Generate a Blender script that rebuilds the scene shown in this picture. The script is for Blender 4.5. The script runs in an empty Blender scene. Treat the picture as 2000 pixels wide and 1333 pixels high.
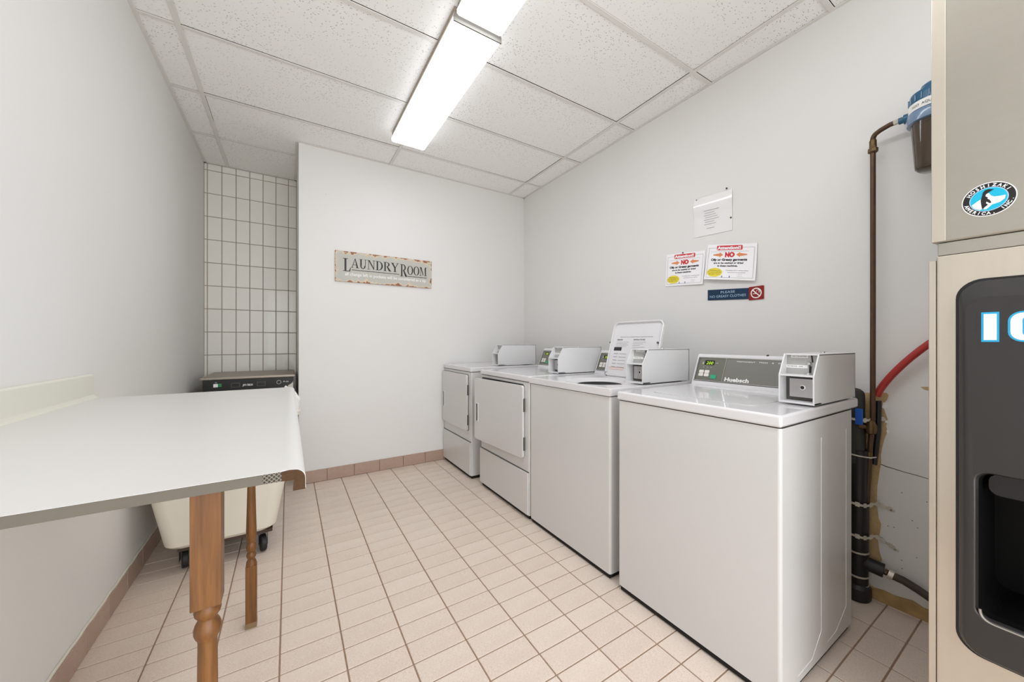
import bpy, bmesh, math, random
from mathutils import Vector, Matrix
random.seed(7)
PI = math.pi
scene = bpy.context.scene
C = scene.collection

# ------------------------------------------------------------------ camera, world, lights, exposure
YAW = 0.5831
cam_d = bpy.data.cameras.new('camera')
cam_d.sensor_width = 36.0
cam_d.lens = 725.345 / 2000 * 36
cam_d.shift_x = (1000 - 1041.64) / 2000
cam_d.shift_y = (667.35 - 666.5) / 2000
cam_d.clip_start = 0.02
cam = bpy.data.objects.new('camera', cam_d)
cam.location = (0, 0, 1.138)
cam.rotation_euler = (PI / 2, 0, -YAW)
C.objects.link(cam)
scene.camera = cam

w = bpy.data.worlds.new('world'); scene.world = w; w.use_nodes = True
w.node_tree.nodes['Background'].inputs[0].default_value = (0.9, 0.95, 1.0, 1)
w.node_tree.nodes['Background'].inputs[1].default_value = 0.5
vs = scene.view_settings
vs.view_transform = 'Standard'; vs.look = 'None'; vs.gamma = 1.0; vs.use_curve_mapping = False
vs.exposure = 0.88
scene.cycles.max_bounces = 14; scene.cycles.diffuse_bounces = 10; scene.cycles.glossy_bounces = 4
scene.cycles.use_fast_gi = False
LENS_STRENGTH = 5.8       # fluorescent diffusers

# added area light out of view behind the camera, fills the room
sd = bpy.data.lights.new('added_fill_light', 'AREA'); sd.shape = 'RECTANGLE'; sd.size = 2.3; sd.size_y = 2.1
sd.energy = 32.0; sd.color = (0.97, 0.985, 1.0)
so = bpy.data.objects.new('added_fill_light', sd); C.objects.link(so)
so.location = (0.77, -1.64, 1.2); so.rotation_euler = (PI / 2, 0, 0)

XL, XR, XC, YB, YA, H, YF = -0.6216, 2.17, 0.068, 3.478, 4.329, 2.717, -1.7

# ------------------------------------------------------------------ materials
def lin(c):
    return tuple(((v / 255) / 12.92 if v / 255 <= 0.04045 else ((v / 255 + 0.055) / 1.055) ** 2.4) for v in c)

class N:
    def __init__(s, name):
        s.m = bpy.data.materials.new(name); s.m.use_nodes = True
        s.t = s.m.node_tree; s.b = s.t.nodes['Principled BSDF']
    def n(s, typ, **kw):
        nd = s.t.nodes.new(typ)
        for k, v in kw.items():
            if k in nd.inputs.keys(): nd.inputs[k].default_value = v
            else: setattr(nd, k, v)
        return nd
    def l(s, a, b): s.t.links.new(a, b)
    def mix(s, fac, a, b):
        m = s.t.nodes.new('ShaderNodeMix'); m.data_type = 'RGBA'
        for i, v in ((0, fac), (6, a), (7, b)):
            if hasattr(v, 'is_output'): s.l(v, m.inputs[i])
            elif i == 0: m.inputs[0].default_value = v
            else: m.inputs[i].default_value = (*v[:3], 1)
        return m.outputs[2]
    def ramp(s, src, stops):
        r = s.t.nodes.new('ShaderNodeValToRGB'); e = r.color_ramp.elements
        e[0].position, e[0].color = stops[0][0], (*stops[0][1], 1) if isinstance(stops[0][1], tuple) else (stops[0][1],) * 3 + (1,)
        e[1].position, e[1].color = stops[-1][0], (*stops[-1][1], 1) if isinstance(stops[-1][1], tuple) else (stops[-1][1],) * 3 + (1,)
        for p, c in stops[1:-1]:
            x = e.new(p); x.color = (*c, 1) if isinstance(c, tuple) else (c, c, c, 1)
        s.l(src, r.inputs[0]); return r.outputs[0]
    def coord(s, kind='Object', scale=(1, 1, 1)):
        tc = s.t.nodes.new('ShaderNodeTexCoord'); mp = s.t.nodes.new('ShaderNodeMapping')
        mp.inputs['Scale'].default_value = scale
        s.l(tc.outputs[kind], mp.inputs[0]); return mp.outputs[0]
    def noise(s, co, scale, detail=3, rough=0.5):
        nd = s.n('ShaderNodeTexNoise', Scale=scale, Detail=detail, Roughness=rough); s.l(co, nd.inputs['Vector']); return nd.outputs[0]
    def bump(s, h, strength, dist=0.001):
        b = s.n('ShaderNodeBump', Strength=strength, Distance=dist); s.l(h, b.inputs['Height']); s.l(b.outputs[0], s.b.inputs['Normal'])
    def set(s, rgb=None, rough=0.5, metal=0.0, coat=0.0, spec=0.5):
        if rgb is not None:
            if hasattr(rgb, 'is_output'): s.l(rgb, s.b.inputs['Base Color'])
            else: s.b.inputs['Base Color'].default_value = (*rgb, 1)
        s.b.inputs['Roughness'].default_value = rough; s.b.inputs['Metallic'].default_value = metal
        s.b.inputs['Coat Weight'].default_value = coat; s.b.inputs['Specular IOR Level'].default_value = spec
        return s.m

def plain(name, c, rough=0.5, metal=0.0, coat=0.0, var=0.04, scale=12):
    m = N(name); L = lin(c); co = m.coord()
    f = m.noise(co, scale, 3)
    return m.set(m.mix(f, tuple(v * (1 - var) for v in L), tuple(min(1, v * (1 + var)) for v in L)), rough, metal, coat)

def wall_mat(name, c):
    m = N(name); L = lin(c); co = m.coord()
    f = m.noise(co, 1.3, 4)
    col = m.mix(f, tuple(v * 0.975 for v in L), tuple(v * 1.02 for v in L))
    v = m.n('ShaderNodeTexVoronoi', Scale=2.6); m.l(co, v.inputs['Vector'])
    spot = m.ramp(v.outputs['Distance'], [(0.0, 1.0), (0.012, 1.0), (0.02, 0.0)])
    col = m.mix(spot, col, lin((170, 165, 158)))
    m.bump(m.noise(co, 260, 2), 0.10, 0.0008)
    return m.set(col, 0.55)

M = {}
M['wall'] = wall_mat('white_wall_paint', (225, 224, 222))
M['wall_dirty'] = wall_mat('white_wall_paint_low', (218, 217, 214))

def tile_mat(name, a, b, c2, rough=0.42, speck=420):
    m = N(name); oi = m.n('ShaderNodeObjectInfo'); co = m.coord()
    base = m.mix(oi.outputs['Random'], lin(a), lin(b))
    f = m.ramp(m.noise(co, speck, 2, 0.7), [(0.42, 0.0), (0.62, 1.0)])
    col = m.mix(f, base, lin(c2))
    f2 = m.ramp(m.noise(co, speck * 0.6, 2, 0.7), [(0.3, 1.0), (0.42, 0.0)])
    col = m.mix(f2, col, tuple(v * 0.78 for v in lin(b)))
    f3 = m.noise(co, 3.0, 3)
    col = m.mix(f3, col, tuple(v * 0.9 for v in lin(b)))
    m.bump(m.noise(co, 300, 2), 0.12, 0.0005)
    return m.set(col, rough)
M['floor_tile'] = tile_mat('quarry_tile', (231, 216, 203), (216, 198, 183), (243, 233, 224))
M['base_tile'] = tile_mat('base_tile', (184, 158, 143), (166, 139, 124), (200, 178, 163), 0.4)
M['grout'] = plain('brown_grout', (158, 132, 110), 0.9, var=0.2, scale=60)
M['alcove_tile'] = plain('white_glazed_tile', (232, 229, 222), 0.25, coat=0.3, var=0.03, scale=6)
M['alcove_grout'] = plain('grey_grout', (168, 160, 149), 0.9, var=0.2, scale=40)

def ceil_mat():
    m = N('fissured_ceiling_tile'); co = m.coord(scale=(1.0, 2.2, 1.0))
    v = m.n('ShaderNodeTexVoronoi', Scale=62.0, Randomness=1.0); m.l(co, v.inputs['Vector'])
    sp = m.ramp(v.outputs['Distance'], [(0.0, 1.0), (0.17, 1.0), (0.25, 0.0)])
    pick = m.ramp(v.outputs['Color'], [(0.35, 0.0), (0.5, 1.0)])
    mul = m.n('ShaderNodeMath', operation='MULTIPLY'); m.l(sp, mul.inputs[0]); m.l(pick, mul.inputs[1])
    patch = m.ramp(m.noise(m.coord(), 2.2, 3), [(0.35, 0.25), (0.62, 1.0)])
    mul2 = m.n('ShaderNodeMath', operation='MULTIPLY'); m.l(mul.outputs[0], mul2.inputs[0]); m.l(patch, mul2.inputs[1])
    f = m.noise(m.coord(), 2.0, 3)
    base = m.mix(f, lin((243, 242, 239)), lin((246, 245, 243)))
    col = m.mix(mul2.outputs[0], base, lin((128, 120, 110)))
    inv = m.n('ShaderNodeMath', operation='SUBTRACT'); inv.inputs[0].default_value = 1.0; m.l(mul2.outputs[0], inv.inputs[1])
    m.bump(inv.outputs[0], 0.5, 0.002)
    return m.set(col, 0.9)
M['ceil'] = ceil_mat()
M['rail'] = plain('white_grid_rail', (224, 221, 216), 0.5)
M['plenum'] = plain('dark_plenum', (60, 55, 50), 0.9)
M['enamel'] = plain('white_enamel', (219, 218, 220), 0.22, coat=0.5, var=0.008, scale=3)
M['enamel_front'] = plain('white_enamel_front', (208, 207, 206), 0.3, coat=0.3, var=0.01, scale=2)
M['coinbox'] = plain('light_grey_coinbox', (216, 216, 217), 0.35, var=0.01)
M['coinplate'] = plain('grey_coin_plate', (178, 178, 176), 0.35, 0.3)
M['chrome'] = plain('chrome', (215, 215, 215), 0.14, 1.0, var=0.02)
M['steelplate'] = plain('brushed_drawer_steel', (190, 188, 190), 0.3, 0.9, var=0.06)
M['black'] = plain('black_plastic', (16, 15, 15), 0.4)
M['toe'] = plain('toe_gap_shade', (16, 11, 8), 0.8)  # shade under the machines put into the colour
M['rubber'] = plain('black_rubber', (30, 28, 27), 0.6)
M['panelgrey'] = plain('grey_control_panel', (116, 115, 108), 0.35, coat=0.2)
M['paneldark'] = plain('olive_grey_keypad', (104, 105, 94), 0.3, coat=0.3)
M['gasket'] = plain('dark_panel_groove', (86, 84, 80), 0.5)
M['white'] = plain('white_print', (240, 240, 238), 0.5, var=0.01)
M['button'] = plain('pale_button', (222, 218, 212), 0.4)
M['green'] = plain('green_button', (36, 160, 118), 0.4)
M['lcd'] = plain('dark_display', (22, 26, 12), 0.2)
def emit(name, c, s):
    m = N(name); m.set(lin(c), 0.5); m.b.inputs['Emission Color'].default_value = (*lin(c), 1); m.b.inputs['Emission Strength'].default_value = s
    return m.m
M['digits'] = emit('lit_digits', (165, 205, 40), 0.5)
M['lens'] = emit('lit_diffuser', (243, 248, 255), LENS_STRENGTH * 0.62)
M['lens_dim'] = emit('lit_diffuser_near', (243, 248, 255), LENS_STRENGTH)
M['lens_side'] = emit('lit_diffuser_side', (243, 248, 255), 1.3)
M['fixture'] = plain('fixture_end_plate', (112, 108, 100), 0.6)
M['fixture_base'] = plain('fixture_base_metal', (150, 135, 118), 0.5)
M['laminate'] = plain('white_laminate', (214, 213, 210), 0.33, coat=0.1, var=0.01, scale=3)
M['splash'] = plain('cream_backsplash', (222, 220, 208), 0.38, var=0.01)
M['edgegrey'] = plain('grey_core_edge', (104, 98, 88), 0.8, var=0.08, scale=30)
def hatch_mat():
    m = N('crosshatched_edge'); co = m.coord()
    sp = m.n('ShaderNodeSeparateXYZ'); m.l(co, sp.inputs[0])
    outs = []
    for sgn in (1, -1):
        a = m.n('ShaderNodeMath', operation='MULTIPLY_ADD'); m.l(sp.outputs[2], a.inputs[0]); a.inputs[1].default_value = sgn; m.l(sp.outputs[0], a.inputs[2])
        b = m.n('ShaderNodeMath', operation='MULTIPLY'); m.l(a.outputs[0], b.inputs[0]); b.inputs[1].default_value = 1000.0
        s_ = m.n('ShaderNodeMath', operation='SINE'); m.l(b.outputs[0], s_.inputs[0]); outs.append(s_.outputs[0])
    mx = m.n('ShaderNodeMath', operation='MAXIMUM'); m.l(outs[0], mx.inputs[0]); m.l(outs[1], mx.inputs[1])
    f = m.ramp(mx.outputs[0], [(0.55, 0.0), (0.8, 1.0)])
    return m.set(m.mix(f, lin((58, 52, 44)), lin((128, 122, 112))), 0.8)
M['hatch'] = hatch_mat()
M['core'] = plain('brown_particle_core', (74, 50, 27), 0.9, var=0.35, scale=160)
def wood_mat():
    m = N('honey_oak'); co = m.coord(scale=(60, 60, 4))
    f = m.noise(co, 1.6, 5, 0.6)
    col = m.mix(m.ramp(f, [(0.35, 0.0), (0.65, 1.0)]), lin((92, 56, 19)), lin((124, 80, 32)))
    m.bump(f, 0.1, 0.0006)
    return m.set(col, 0.45)
M['oak'] = wood_mat()
M['oak_end'] = plain('worn_leg_foot', (128, 104, 76), 0.7, var=0.2)
M['cart'] = plain('ivory_cart_plastic', (222, 217, 203), 0.5, var=0.02)
M['cartbase'] = plain('dark_cart_base', (70, 52, 42), 0.7)
M['bag'] = plain('white_bag_film', (240, 238, 236), 0.4)
def steel(name, c, streak=(1, 8, 60), rough=0.3, var=0.1):
    m = N(name); L = lin(c); co = m.coord(scale=streak)
    f = m.noise(co, 1.4, 5, 0.6); f2 = m.noise(m.coord(), 5.0, 4, 0.6)
    mx = m.mix(f2, tuple(v * (1 - var) for v in L), tuple(min(1, v * (1 + var)) for v in L))
    col = m.mix(f, mx, tuple(v * 0.93 for v in L))
    m.bump(f, 0.04, 0.0005)
    return m.set(col, rough, 0.75)
M['steel'] = steel('brushed_stainless', (172, 168, 158))
M['steel2'] = steel('warm_stainless', (205, 197, 184), (1, 40, 4))
M['steeltop'] = steel('worn_stainless_top', (158, 148, 136), (20, 2, 2), 0.4)
M['moulding'] = plain('charcoal_moulding', (38, 36, 35), 0.36, coat=0.15, var=0.05, scale=4)
M['recess'] = plain('black_recess', (5, 5, 5), 0.6); M['recess'].node_tree.nodes['Principled BSDF'].inputs['Specular IOR Level'].default_value = 0.15
M['iceblue'] = plain('sign_blue', (22, 160, 210), 0.4)
M['logoblue'] = plain('logo_cyan', (0, 172, 208), 0.4)
M['copper'] = plain('aged_copper', (88, 66, 50), 0.42, 0.55, var=0.3, scale=25)
M['brass'] = plain('tarnished_brass', (104, 84, 56), 0.4, 0.8, var=0.2, scale=50)
M['abs'] = plain('black_drain_pipe', (24, 23, 22), 0.45)
M['insul'] = plain('charcoal_foam_pipe_cover', (52, 53, 50), 0.8)
M['galv'] = plain('galvanised_strap', (205, 200, 188), 0.4, 0.5, var=0.15, scale=60)
M['red'] = plain('red_hose', (168, 42, 38), 0.4)
M['brownhose'] = plain('brown_rubber_hose', (68, 54, 46), 0.6)
M['bluetag'] = plain('blue_valve_handle', (32, 96, 200), 0.4)
M['plaster'] = plain('exposed_tan_plaster', (190, 164, 122), 0.95, var=0.25, scale=60)
M['stain'] = plain('stained_sill', (176, 146, 100), 0.9, var=0.35, scale=18)
M['crack'] = plain('dark_crack', (95, 82, 70), 0.95)  # brown tone of wall cracks and nicks
M['fblue'] = plain('teal_filter_cap', (12, 88, 124), 0.3, coat=0.3)
M['fring'] = plain('pale_filter_ring', (110, 138, 168), 0.22, coat=0.6)
M['paper'] = plain('white_paper', (244, 243, 246), 0.45, var=0.01)
M['film'] = plain('glossy_plastic_sleeve', (236, 235, 234), 0.12, coat=0.8, var=0.004)
M['ink'] = plain('black_ink', (40, 38, 42), 0.6)
M['greyink'] = plain('grey_ink', (150, 148, 152), 0.6)
M['paleink'] = plain('faint_ink', (176, 174, 178), 0.6)
M['redink'] = plain('red_ink', (206, 44, 52), 0.6)
M['orangeink'] = plain('orange_ink', (222, 140, 88), 0.6)
M['yellowink'] = plain('yellow_ink', (232, 214, 60), 0.6)
M['blueink'] = plain('blue_ink', (80, 82, 160), 0.6)
M['signblue'] = plain('engraved_blue_plastic', (3, 44, 76), 0.35)
M['signred'] = plain('red_sign_plastic', (138, 12, 15), 0.35)
M['signtext'] = plain('pale_blue_engraving', (170, 200, 222), 0.5)
M['appgreen'] = plain('green_rocker', (40, 140, 80), 0.3)
def amber():
    m = N('smoky_filter_bowl'); m.set((0.16, 0.11, 0.07), 0.06); m.b.inputs['Transmission Weight'].default_value = 0.6; m.b.inputs['Coat Weight'].default_value = 0.5; m.b.inputs['IOR'].default_value = 1.35
    return m.m
M['bowl'] = amber()
M['cartridge'] = plain('brown_filter_cartridge', (92, 80, 66), 0.6, var=0.2)
def signmat():
    m = N('distressed_painted_tin'); tc = m.n('ShaderNodeTexCoord'); sp = m.n('ShaderNodeSeparateXYZ'); m.l(tc.outputs['Generated'], sp.inputs[0])
    def edge(o, k):
        a = m.n('ShaderNodeMath', operation='SUBTRACT'); m.l(o, a.inputs[0]); a.inputs[1].default_value = 0.5
        b = m.n('ShaderNodeMath', operation='ABSOLUTE'); m.l(a.outputs[0], b.inputs[0])
        c = m.n('ShaderNodeMath', operation='SUBTRACT'); c.inputs[0].default_value = 0.5; m.l(b.outputs[0], c.inputs[1])
        d = m.n('ShaderNodeMath', operation='MULTIPLY'); m.l(c.outputs[0], d.inputs[0]); d.inputs[1].default_value = k
        return d.outputs[0]
    mn = m.n('ShaderNodeMath', operation='MINIMUM'); m.l(edge(sp.outputs[0], 0.81), mn.inputs[0]); m.l(edge(sp.outputs[2], 0.256), mn.inputs[1])
    co = m.coord()
    nz = m.noise(co, 16, 5, 0.65)
    a = m.n('ShaderNodeMath', operation='MULTIPLY_ADD'); m.l(nz, a.inputs[0]); a.inputs[1].default_value = 0.13; a.inputs[2].default_value = -0.064
    s_ = m.n('ShaderNodeMath', operation='SUBTRACT'); m.l(mn.outputs[0], s_.inputs[0]); m.l(a.outputs[0], s_.inputs[1])
    rust = m.ramp(s_.outputs[0], [(0.0, 1.0), (0.004, 0.0)])
    tan = m.ramp(s_.outputs[0], [(0.006, 1.0), (0.02, 0.0)])
    base = m.mix(m.noise(co, 9, 4), lin((182, 180, 170)), lin((192, 192, 186)))
    c1 = m.mix(tan, base, lin((214, 196, 170)))
    rc = m.mix(m.noise(co, 40, 4), lin((120, 76, 50)), lin((168, 112, 78)))
    return m.set(m.mix(rust, c1, rc), 0.6)
M['tinsign'] = signmat()

# ------------------------------------------------------------------ helpers
def tag(o, label=None, cat=None, group=None, kind=None):
    if label: o['label'] = label
    if cat: o['category'] = cat
    if group: o['group'] = group
    if kind: o['kind'] = kind
    return o

def thing(name, label, cat, loc, group=None):
    o = bpy.data.objects.new(name, None); o.empty_display_size = 0.05; o.location = loc; C.objects.link(o)
    return tag(o, label, cat, group)

def root_loc(p):
    v = Vector((0, 0, 0))
    while p is not None:
        v += p.location; p = p.parent
    return v

def finish(name, bm, mat, parent=None, smooth=True, loc=None):
    """bm is in world coordinates; parent chain is translation only"""
    off = root_loc(parent)
    if loc is not None: off = Vector(loc)
    if off.length > 0: bmesh.ops.translate(bm, verts=bm.verts, vec=-off)
    bm.normal_update()
    if smooth:
        for f in bm.faces: f.smooth = True
        for e in bm.edges:
            e.smooth = len(e.link_faces) == 2 and e.calc_face_angle(0) < 0.7
    me = bpy.data.meshes.new(name); bm.to_mesh(me); bm.free()
    for m_ in (mat if isinstance(mat, (list, tuple)) else [mat]): me.materials.append(m_)
    o = bpy.data.objects.new(name, me); C.objects.link(o)
    if parent is not None: o.parent = parent
    if loc is not None and parent is None: o.location = loc
    if smooth: wn = o.modifiers.new('weighted', 'WEIGHTED_NORMAL'); wn.keep_sharp = True; wn.weight = 80
    return o

def join(dst, src):
    me = bpy.data.meshes.new('tmp'); src.to_mesh(me); src.free(); dst.from_mesh(me); bpy.data.meshes.remove(me)

def add_box(bm, lo, hi, bev=0.0, seg=2, skip_top=False):
    b = bmesh.new(); bmesh.ops.create_cube(b, size=1)
    for v in b.verts:
        for i in range(3): v.co[i] = lo[i] if v.co[i] < 0 else hi[i]
    if bev > 0: bmesh.ops.bevel(b, geom=b.edges[:], offset=bev, segments=seg, profile=0.5, affect='EDGES')
    if skip_top:
        for f in [f for f in b.faces if f.normal.z > 0.9 and f.calc_center_median().z > hi[2] - 1e-4]: b.faces.remove(f)
    join(bm, b)

def box(name, lo, hi, mat, parent=None, bev=0.0, seg=2, **k):
    bm = bmesh.new(); add_box(bm, lo, hi, bev, seg); return finish(name, bm, mat, parent, **k)

def add_prism(bm, pts, axis, a, b_, bev=0):
    """pts: 2D outline in the two other axes (cyclic order x->y,z / y->x,z / z->x,y) extruded along axis"""
    def mk(p, t):
        return {'x': (t, p[0], p[1]), 'y': (p[0], t, p[1]), 'z': (p[0], p[1], t)}[axis]
    t = bmesh.new()
    A = [t.verts.new(mk(p, a)) for p in pts]; B = [t.verts.new(mk(p, b_)) for p in pts]
    t.faces.new(A); t.faces.new(B[::-1])
    n = len(pts)
    for i in range(n): t.faces.new((A[i], A[(i + 1) % n], B[(i + 1) % n], B[i]))
    bmesh.ops.recalc_face_normals(t, faces=t.faces)
    if bev: bmesh.ops.bevel(t, geom=t.edges[:], offset=bev, segments=2, profile=0.5, affect='EDGES')
    join(bm, t)

def rrect(x0, x1, y0, y1, r, n=5):
    p = []
    for cx, cy, a0 in ((x1 - r, y1 - r, 0), (x0 + r, y1 - r, 90), (x0 + r, y0 + r, 180), (x1 - r, y0 + r, 270)):
        for k in range(n + 1):
            a = math.radians(a0 + 90 * k / n); p.append((cx + r * math.cos(a), cy + r * math.sin(a)))
    return p

def add_lathe(bm, prof, origin, axis=(0, 0, 1), n=24, caps=True):
    """prof: [(r, t)], revolved about axis through origin"""
    ax = Vector(axis).normalized(); u = ax.orthogonal().normalized(); v = ax.cross(u); o = Vector(origin)
    t = bmesh.new(); rings = []
    for r, h in prof:
        if r < 1e-6: rings.append([t.verts.new(o + ax * h)])
        else: rings.append([t.verts.new(o + ax * h + (u * math.cos(2 * PI * k / n) + v * math.sin(2 * PI * k / n)) * r) for k in range(n)])
    for a, b in zip(rings, rings[1:]):
        for k in range(n):
            k2 = (k + 1) % n
            if len(a) == 1 and len(b) == 1: continue
            if len(a) == 1: t.faces.new((a[0], b[k], b[k2]))
            elif len(b) == 1: t.faces.new((a[k], b[0], a[k2]))
            else: t.faces.new((a[k], b[k], b[k2], a[k2]))
    if caps:
        for rg in (rings[0], rings[-1]):
            if len(rg) > 1: t.faces.new(rg)
    bmesh.ops.recalc_face_normals(t, faces=t.faces)
    join(bm, t)

def lathe(name, prof, origin, mat, parent=None, axis=(0, 0, 1), n=24, **k):
    bm = bmesh.new(); add_lathe(bm, prof, origin, axis, n); return finish(name, bm, mat, parent, **k)

def add_tube(bm, pts, r, n=12, caps=True):
    P = [Vector(p) for p in pts]; t = bmesh.new(); rings = []
    up = None
    for i, p in enumerate(P):
        d = (P[min(i + 1, len(P) - 1)] - P[max(i - 1, 0)]).normalized()
        if up is None: up = d.orthogonal().normalized()
        up = (up - d * up.dot(d)).normalized(); s = d.cross(up)
        rr = r[i] if isinstance(r, (list, tuple)) else r
        rings.append([t.verts.new(p + (up * math.cos(2 * PI * k / n) + s * math.sin(2 * PI * k / n)) * rr) for k in range(n)])
    for a, b in zip(rings, rings[1:]):
        for k in range(n): t.faces.new((a[k], a[(k + 1) % n], b[(k + 1) % n], b[k]))
    if caps: t.faces.new(rings[0][::-1]); t.faces.new(rings[-1])
    bmesh.ops.recalc_face_normals(t, faces=t.faces)
    join(bm, t)

def tube(name, pts, r, mat, parent=None, n=12, **k):
    bm = bmesh.new(); add_tube(bm, pts, r, n); return finish(name, bm, mat, parent, **k)

def bez(ps, n=16):
    P = [Vector(p) for p in ps]; out = []
    for k in range(n + 1):
        q = P[:]; t = k / n
        while len(q) > 1: q = [a.lerp(b, t) for a, b in zip(q, q[1:])]
        out.append(q[0])
    return out

class Plane:
    """flat frame for print: origin o, right r, up u (unit vectors); s,t in metres, lift in metres along the normal"""
    def __init__(s, o, r, u): s.o = Vector(o); s.r = Vector(r); s.u = Vector(u); s.nn = s.r.cross(s.u)
    def __call__(s, a, b, lift=0.0): return s.o + s.r * a + s.u * b + s.nn * lift

def add_poly(bm, fn, pts, lift=0.0006):
    vs_ = [bm.verts.new(fn(a, b, lift)) for a, b in pts]
    if len(vs_) > 2: return bm.faces.new(vs_)

def add_rect(bm, fn, a0, b0, a1, b1, lift=0.0006, nx=1):
    for i in range(nx):
        x0 = a0 + (a1 - a0) * i / nx; x1 = a0 + (a1 - a0) * (i + 1) / nx
        add_poly(bm, fn, [(x0, b0), (x1, b0), (x1, b1), (x0, b1)], lift)

def add_slab(bm, fn, pts, l0, l1):
    n = len(pts)
    A = [bm.verts.new(fn(a, b, l0)) for a, b in pts]; B = [bm.verts.new(fn(a, b, l1)) for a, b in pts]
    bm.faces.new(B)
    for i in range(n): bm.faces.new((A[i], A[(i + 1) % n], B[(i + 1) % n], B[i]))

def ell(cx, cy, rx, ry, n=32, a0=0, a1=360):
    full = abs(a1 - a0) >= 360
    return [(cx + rx * math.cos(math.radians(a0 + (a1 - a0) * k / n)), cy + ry * math.sin(math.radians(a0 + (a1 - a0) * k / n))) for k in range(n if full else n + 1)]

def add_ring(bm, fn, cx, cy, rx, ry, ix, iy, lift=0.0006, n=32, a0=0, a1=360):
    for k in range(n):
        p = []
        for kk, (x, y) in ((k, (rx, ry)), (k + 1, (rx, ry)), (k + 1, (ix, iy)), (k, (ix, iy))):
            a = math.radians(a0 + (a1 - a0) * kk / n); p.append((cx + x * math.cos(a), cy + y * math.sin(a)))
        add_poly(bm, fn, p, lift)

_dg = None
def add_text(bm, fn, s, x, y, h, width=None, align='L', lift=0.0008, bold=0.0, shear=0.0, rot=0.0):
    """Blender's built-in font, cap height h, baseline at (x, y); width squeezes to fit"""
    cu = bpy.data.curves.new('t', 'FONT'); cu.body = s; cu.size = 1.0; cu.offset = bold; cu.shear = shear; cu.resolution_u = 3
    cu.align_x = {'L': 'LEFT', 'C': 'CENTER', 'R': 'RIGHT'}[align]
    o = bpy.data.objects.new('t', cu); C.objects.link(o)
    dg = bpy.context.evaluated_depsgraph_get(); me = bpy.data.meshes.new_from_object(o.evaluated_get(dg))
    xs = [v.co.x for v in me.vertices] or [0]; cap = 0.70
    k = h / cap; kx = k if width is None else width / max(1e-6, max(xs) - min(xs))
    t = bmesh.new(); t.from_mesh(me)
    ca, sa = math.cos(rot), math.sin(rot)
    for v in t.verts:
        a, b = v.co.x * kx, v.co.y * k
        v.co = fn(x + a * ca - b * sa, y + a * sa + b * ca, lift)
    join(bm, t)
    bpy.data.objects.remove(o); bpy.data.curves.remove(cu); bpy.data.meshes.remove(me)

def lettering(fn, items, mat, parent, name='lettering'):
    bm = bmesh.new()
    for it in items:
        it = dict(it); add_text(bm, fn, it.pop('s'), it.pop('x'), it.pop('y'), it.pop('h'), **it)
    return tag(finish(name, bm, mat, parent, smooth=False), kind='stuff')

# ------------------------------------------------------------------ setting: walls
def struct(o, label=None): o['kind'] = 'structure'; return o
T = 0.12
wl = struct(box('wall_left', (XL - T, YF, 0), (XL, YA + T, H + 0.25), M['wall']))
wr = struct(box('wall_right', (XR, YF, 0), (XR + T, YB + 0.2, H + 0.25), M['wall']))
wb = struct(box('wall_back', (XC, YB, 0), (XR + T, YA + T, H + 0.25), M['wall'], bev=0.003))
wa = struct(box('wall_alcove', (XL, YA + 0.006, 0), (XC, YA + T, H + 0.25), M['alcove_grout']))
# unseen front wall, its wide opening made up to let light in
bm = bmesh.new()
add_box(bm, (XL - T, YF - T, 0), (-0.45, YF, H + 0.25)); add_box(bm, (2.0, YF - T, 0), (XR + T, YF, H + 0.25)); add_box(bm, (-0.45, YF - T, 2.3), (2.0, YF, H + 0.25))
struct(finish('wall_front', bm, M['wall'], smooth=False))

# alcove wall tiles 0.1 x 0.205, stacked
tx, tz = 0.1, 0.205
b0 = bmesh.new(); add_box(b0, (-tx / 2 + 0.003, -0.004, -tz / 2 + 0.003), (tx / 2 - 0.003, 0.004, tz / 2 - 0.003), 0.002, 1)
cache = {}
def piece(name, lo, hi, mat, parent, bev=0.0015, key=None, dz=0.0, rot=None):
    c = [(a + b) / 2 for a, b in zip(lo, hi)]; d = tuple(round(b - a, 3) for a, b in zip(lo, hi))
    kk = (name, d, mat.name)
    if kk not in cache:
        bm = bmesh.new(); add_box(bm, tuple(-x / 2 for x in d), tuple(x / 2 for x in d), min(bev, min(d) * 0.3), 1)
        me = bpy.data.meshes.new(name); bm.to_mesh(me); bm.free(); me.materials.append(mat); cache[kk] = me
    o = bpy.data.objects.new(name, cache[kk]); C.objects.link(o); o.parent = parent
    o.location = Vector((c[0], c[1], c[2] + dz)) - root_loc(parent)
    if rot: o.rotation_euler = rot
    return o
b0.free()
x = -0.599 - 0.1
xs = [XL] + [-0.599 + 0.1 * k for k in range(7)] + [XC]
zs = [0.0] + [1.017 + 0.205 * k for k in range(-4, 9)]
zs = [z for z in zs if z < H] + [H]
for i in range(len(xs) - 1):
    for j in range(len(zs) - 1):
        if xs[i + 1] - xs[i] < 0.012 or zs[j + 1] - zs[j] < 0.012: continue
        g = 0.0028
        piece('wall_tile', (xs[i] + g, YA, zs[j] + g), (xs[i + 1] - g, YA + 0.01, zs[j + 1] - g), M['alcove_tile'], wa, 0.002)

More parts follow.
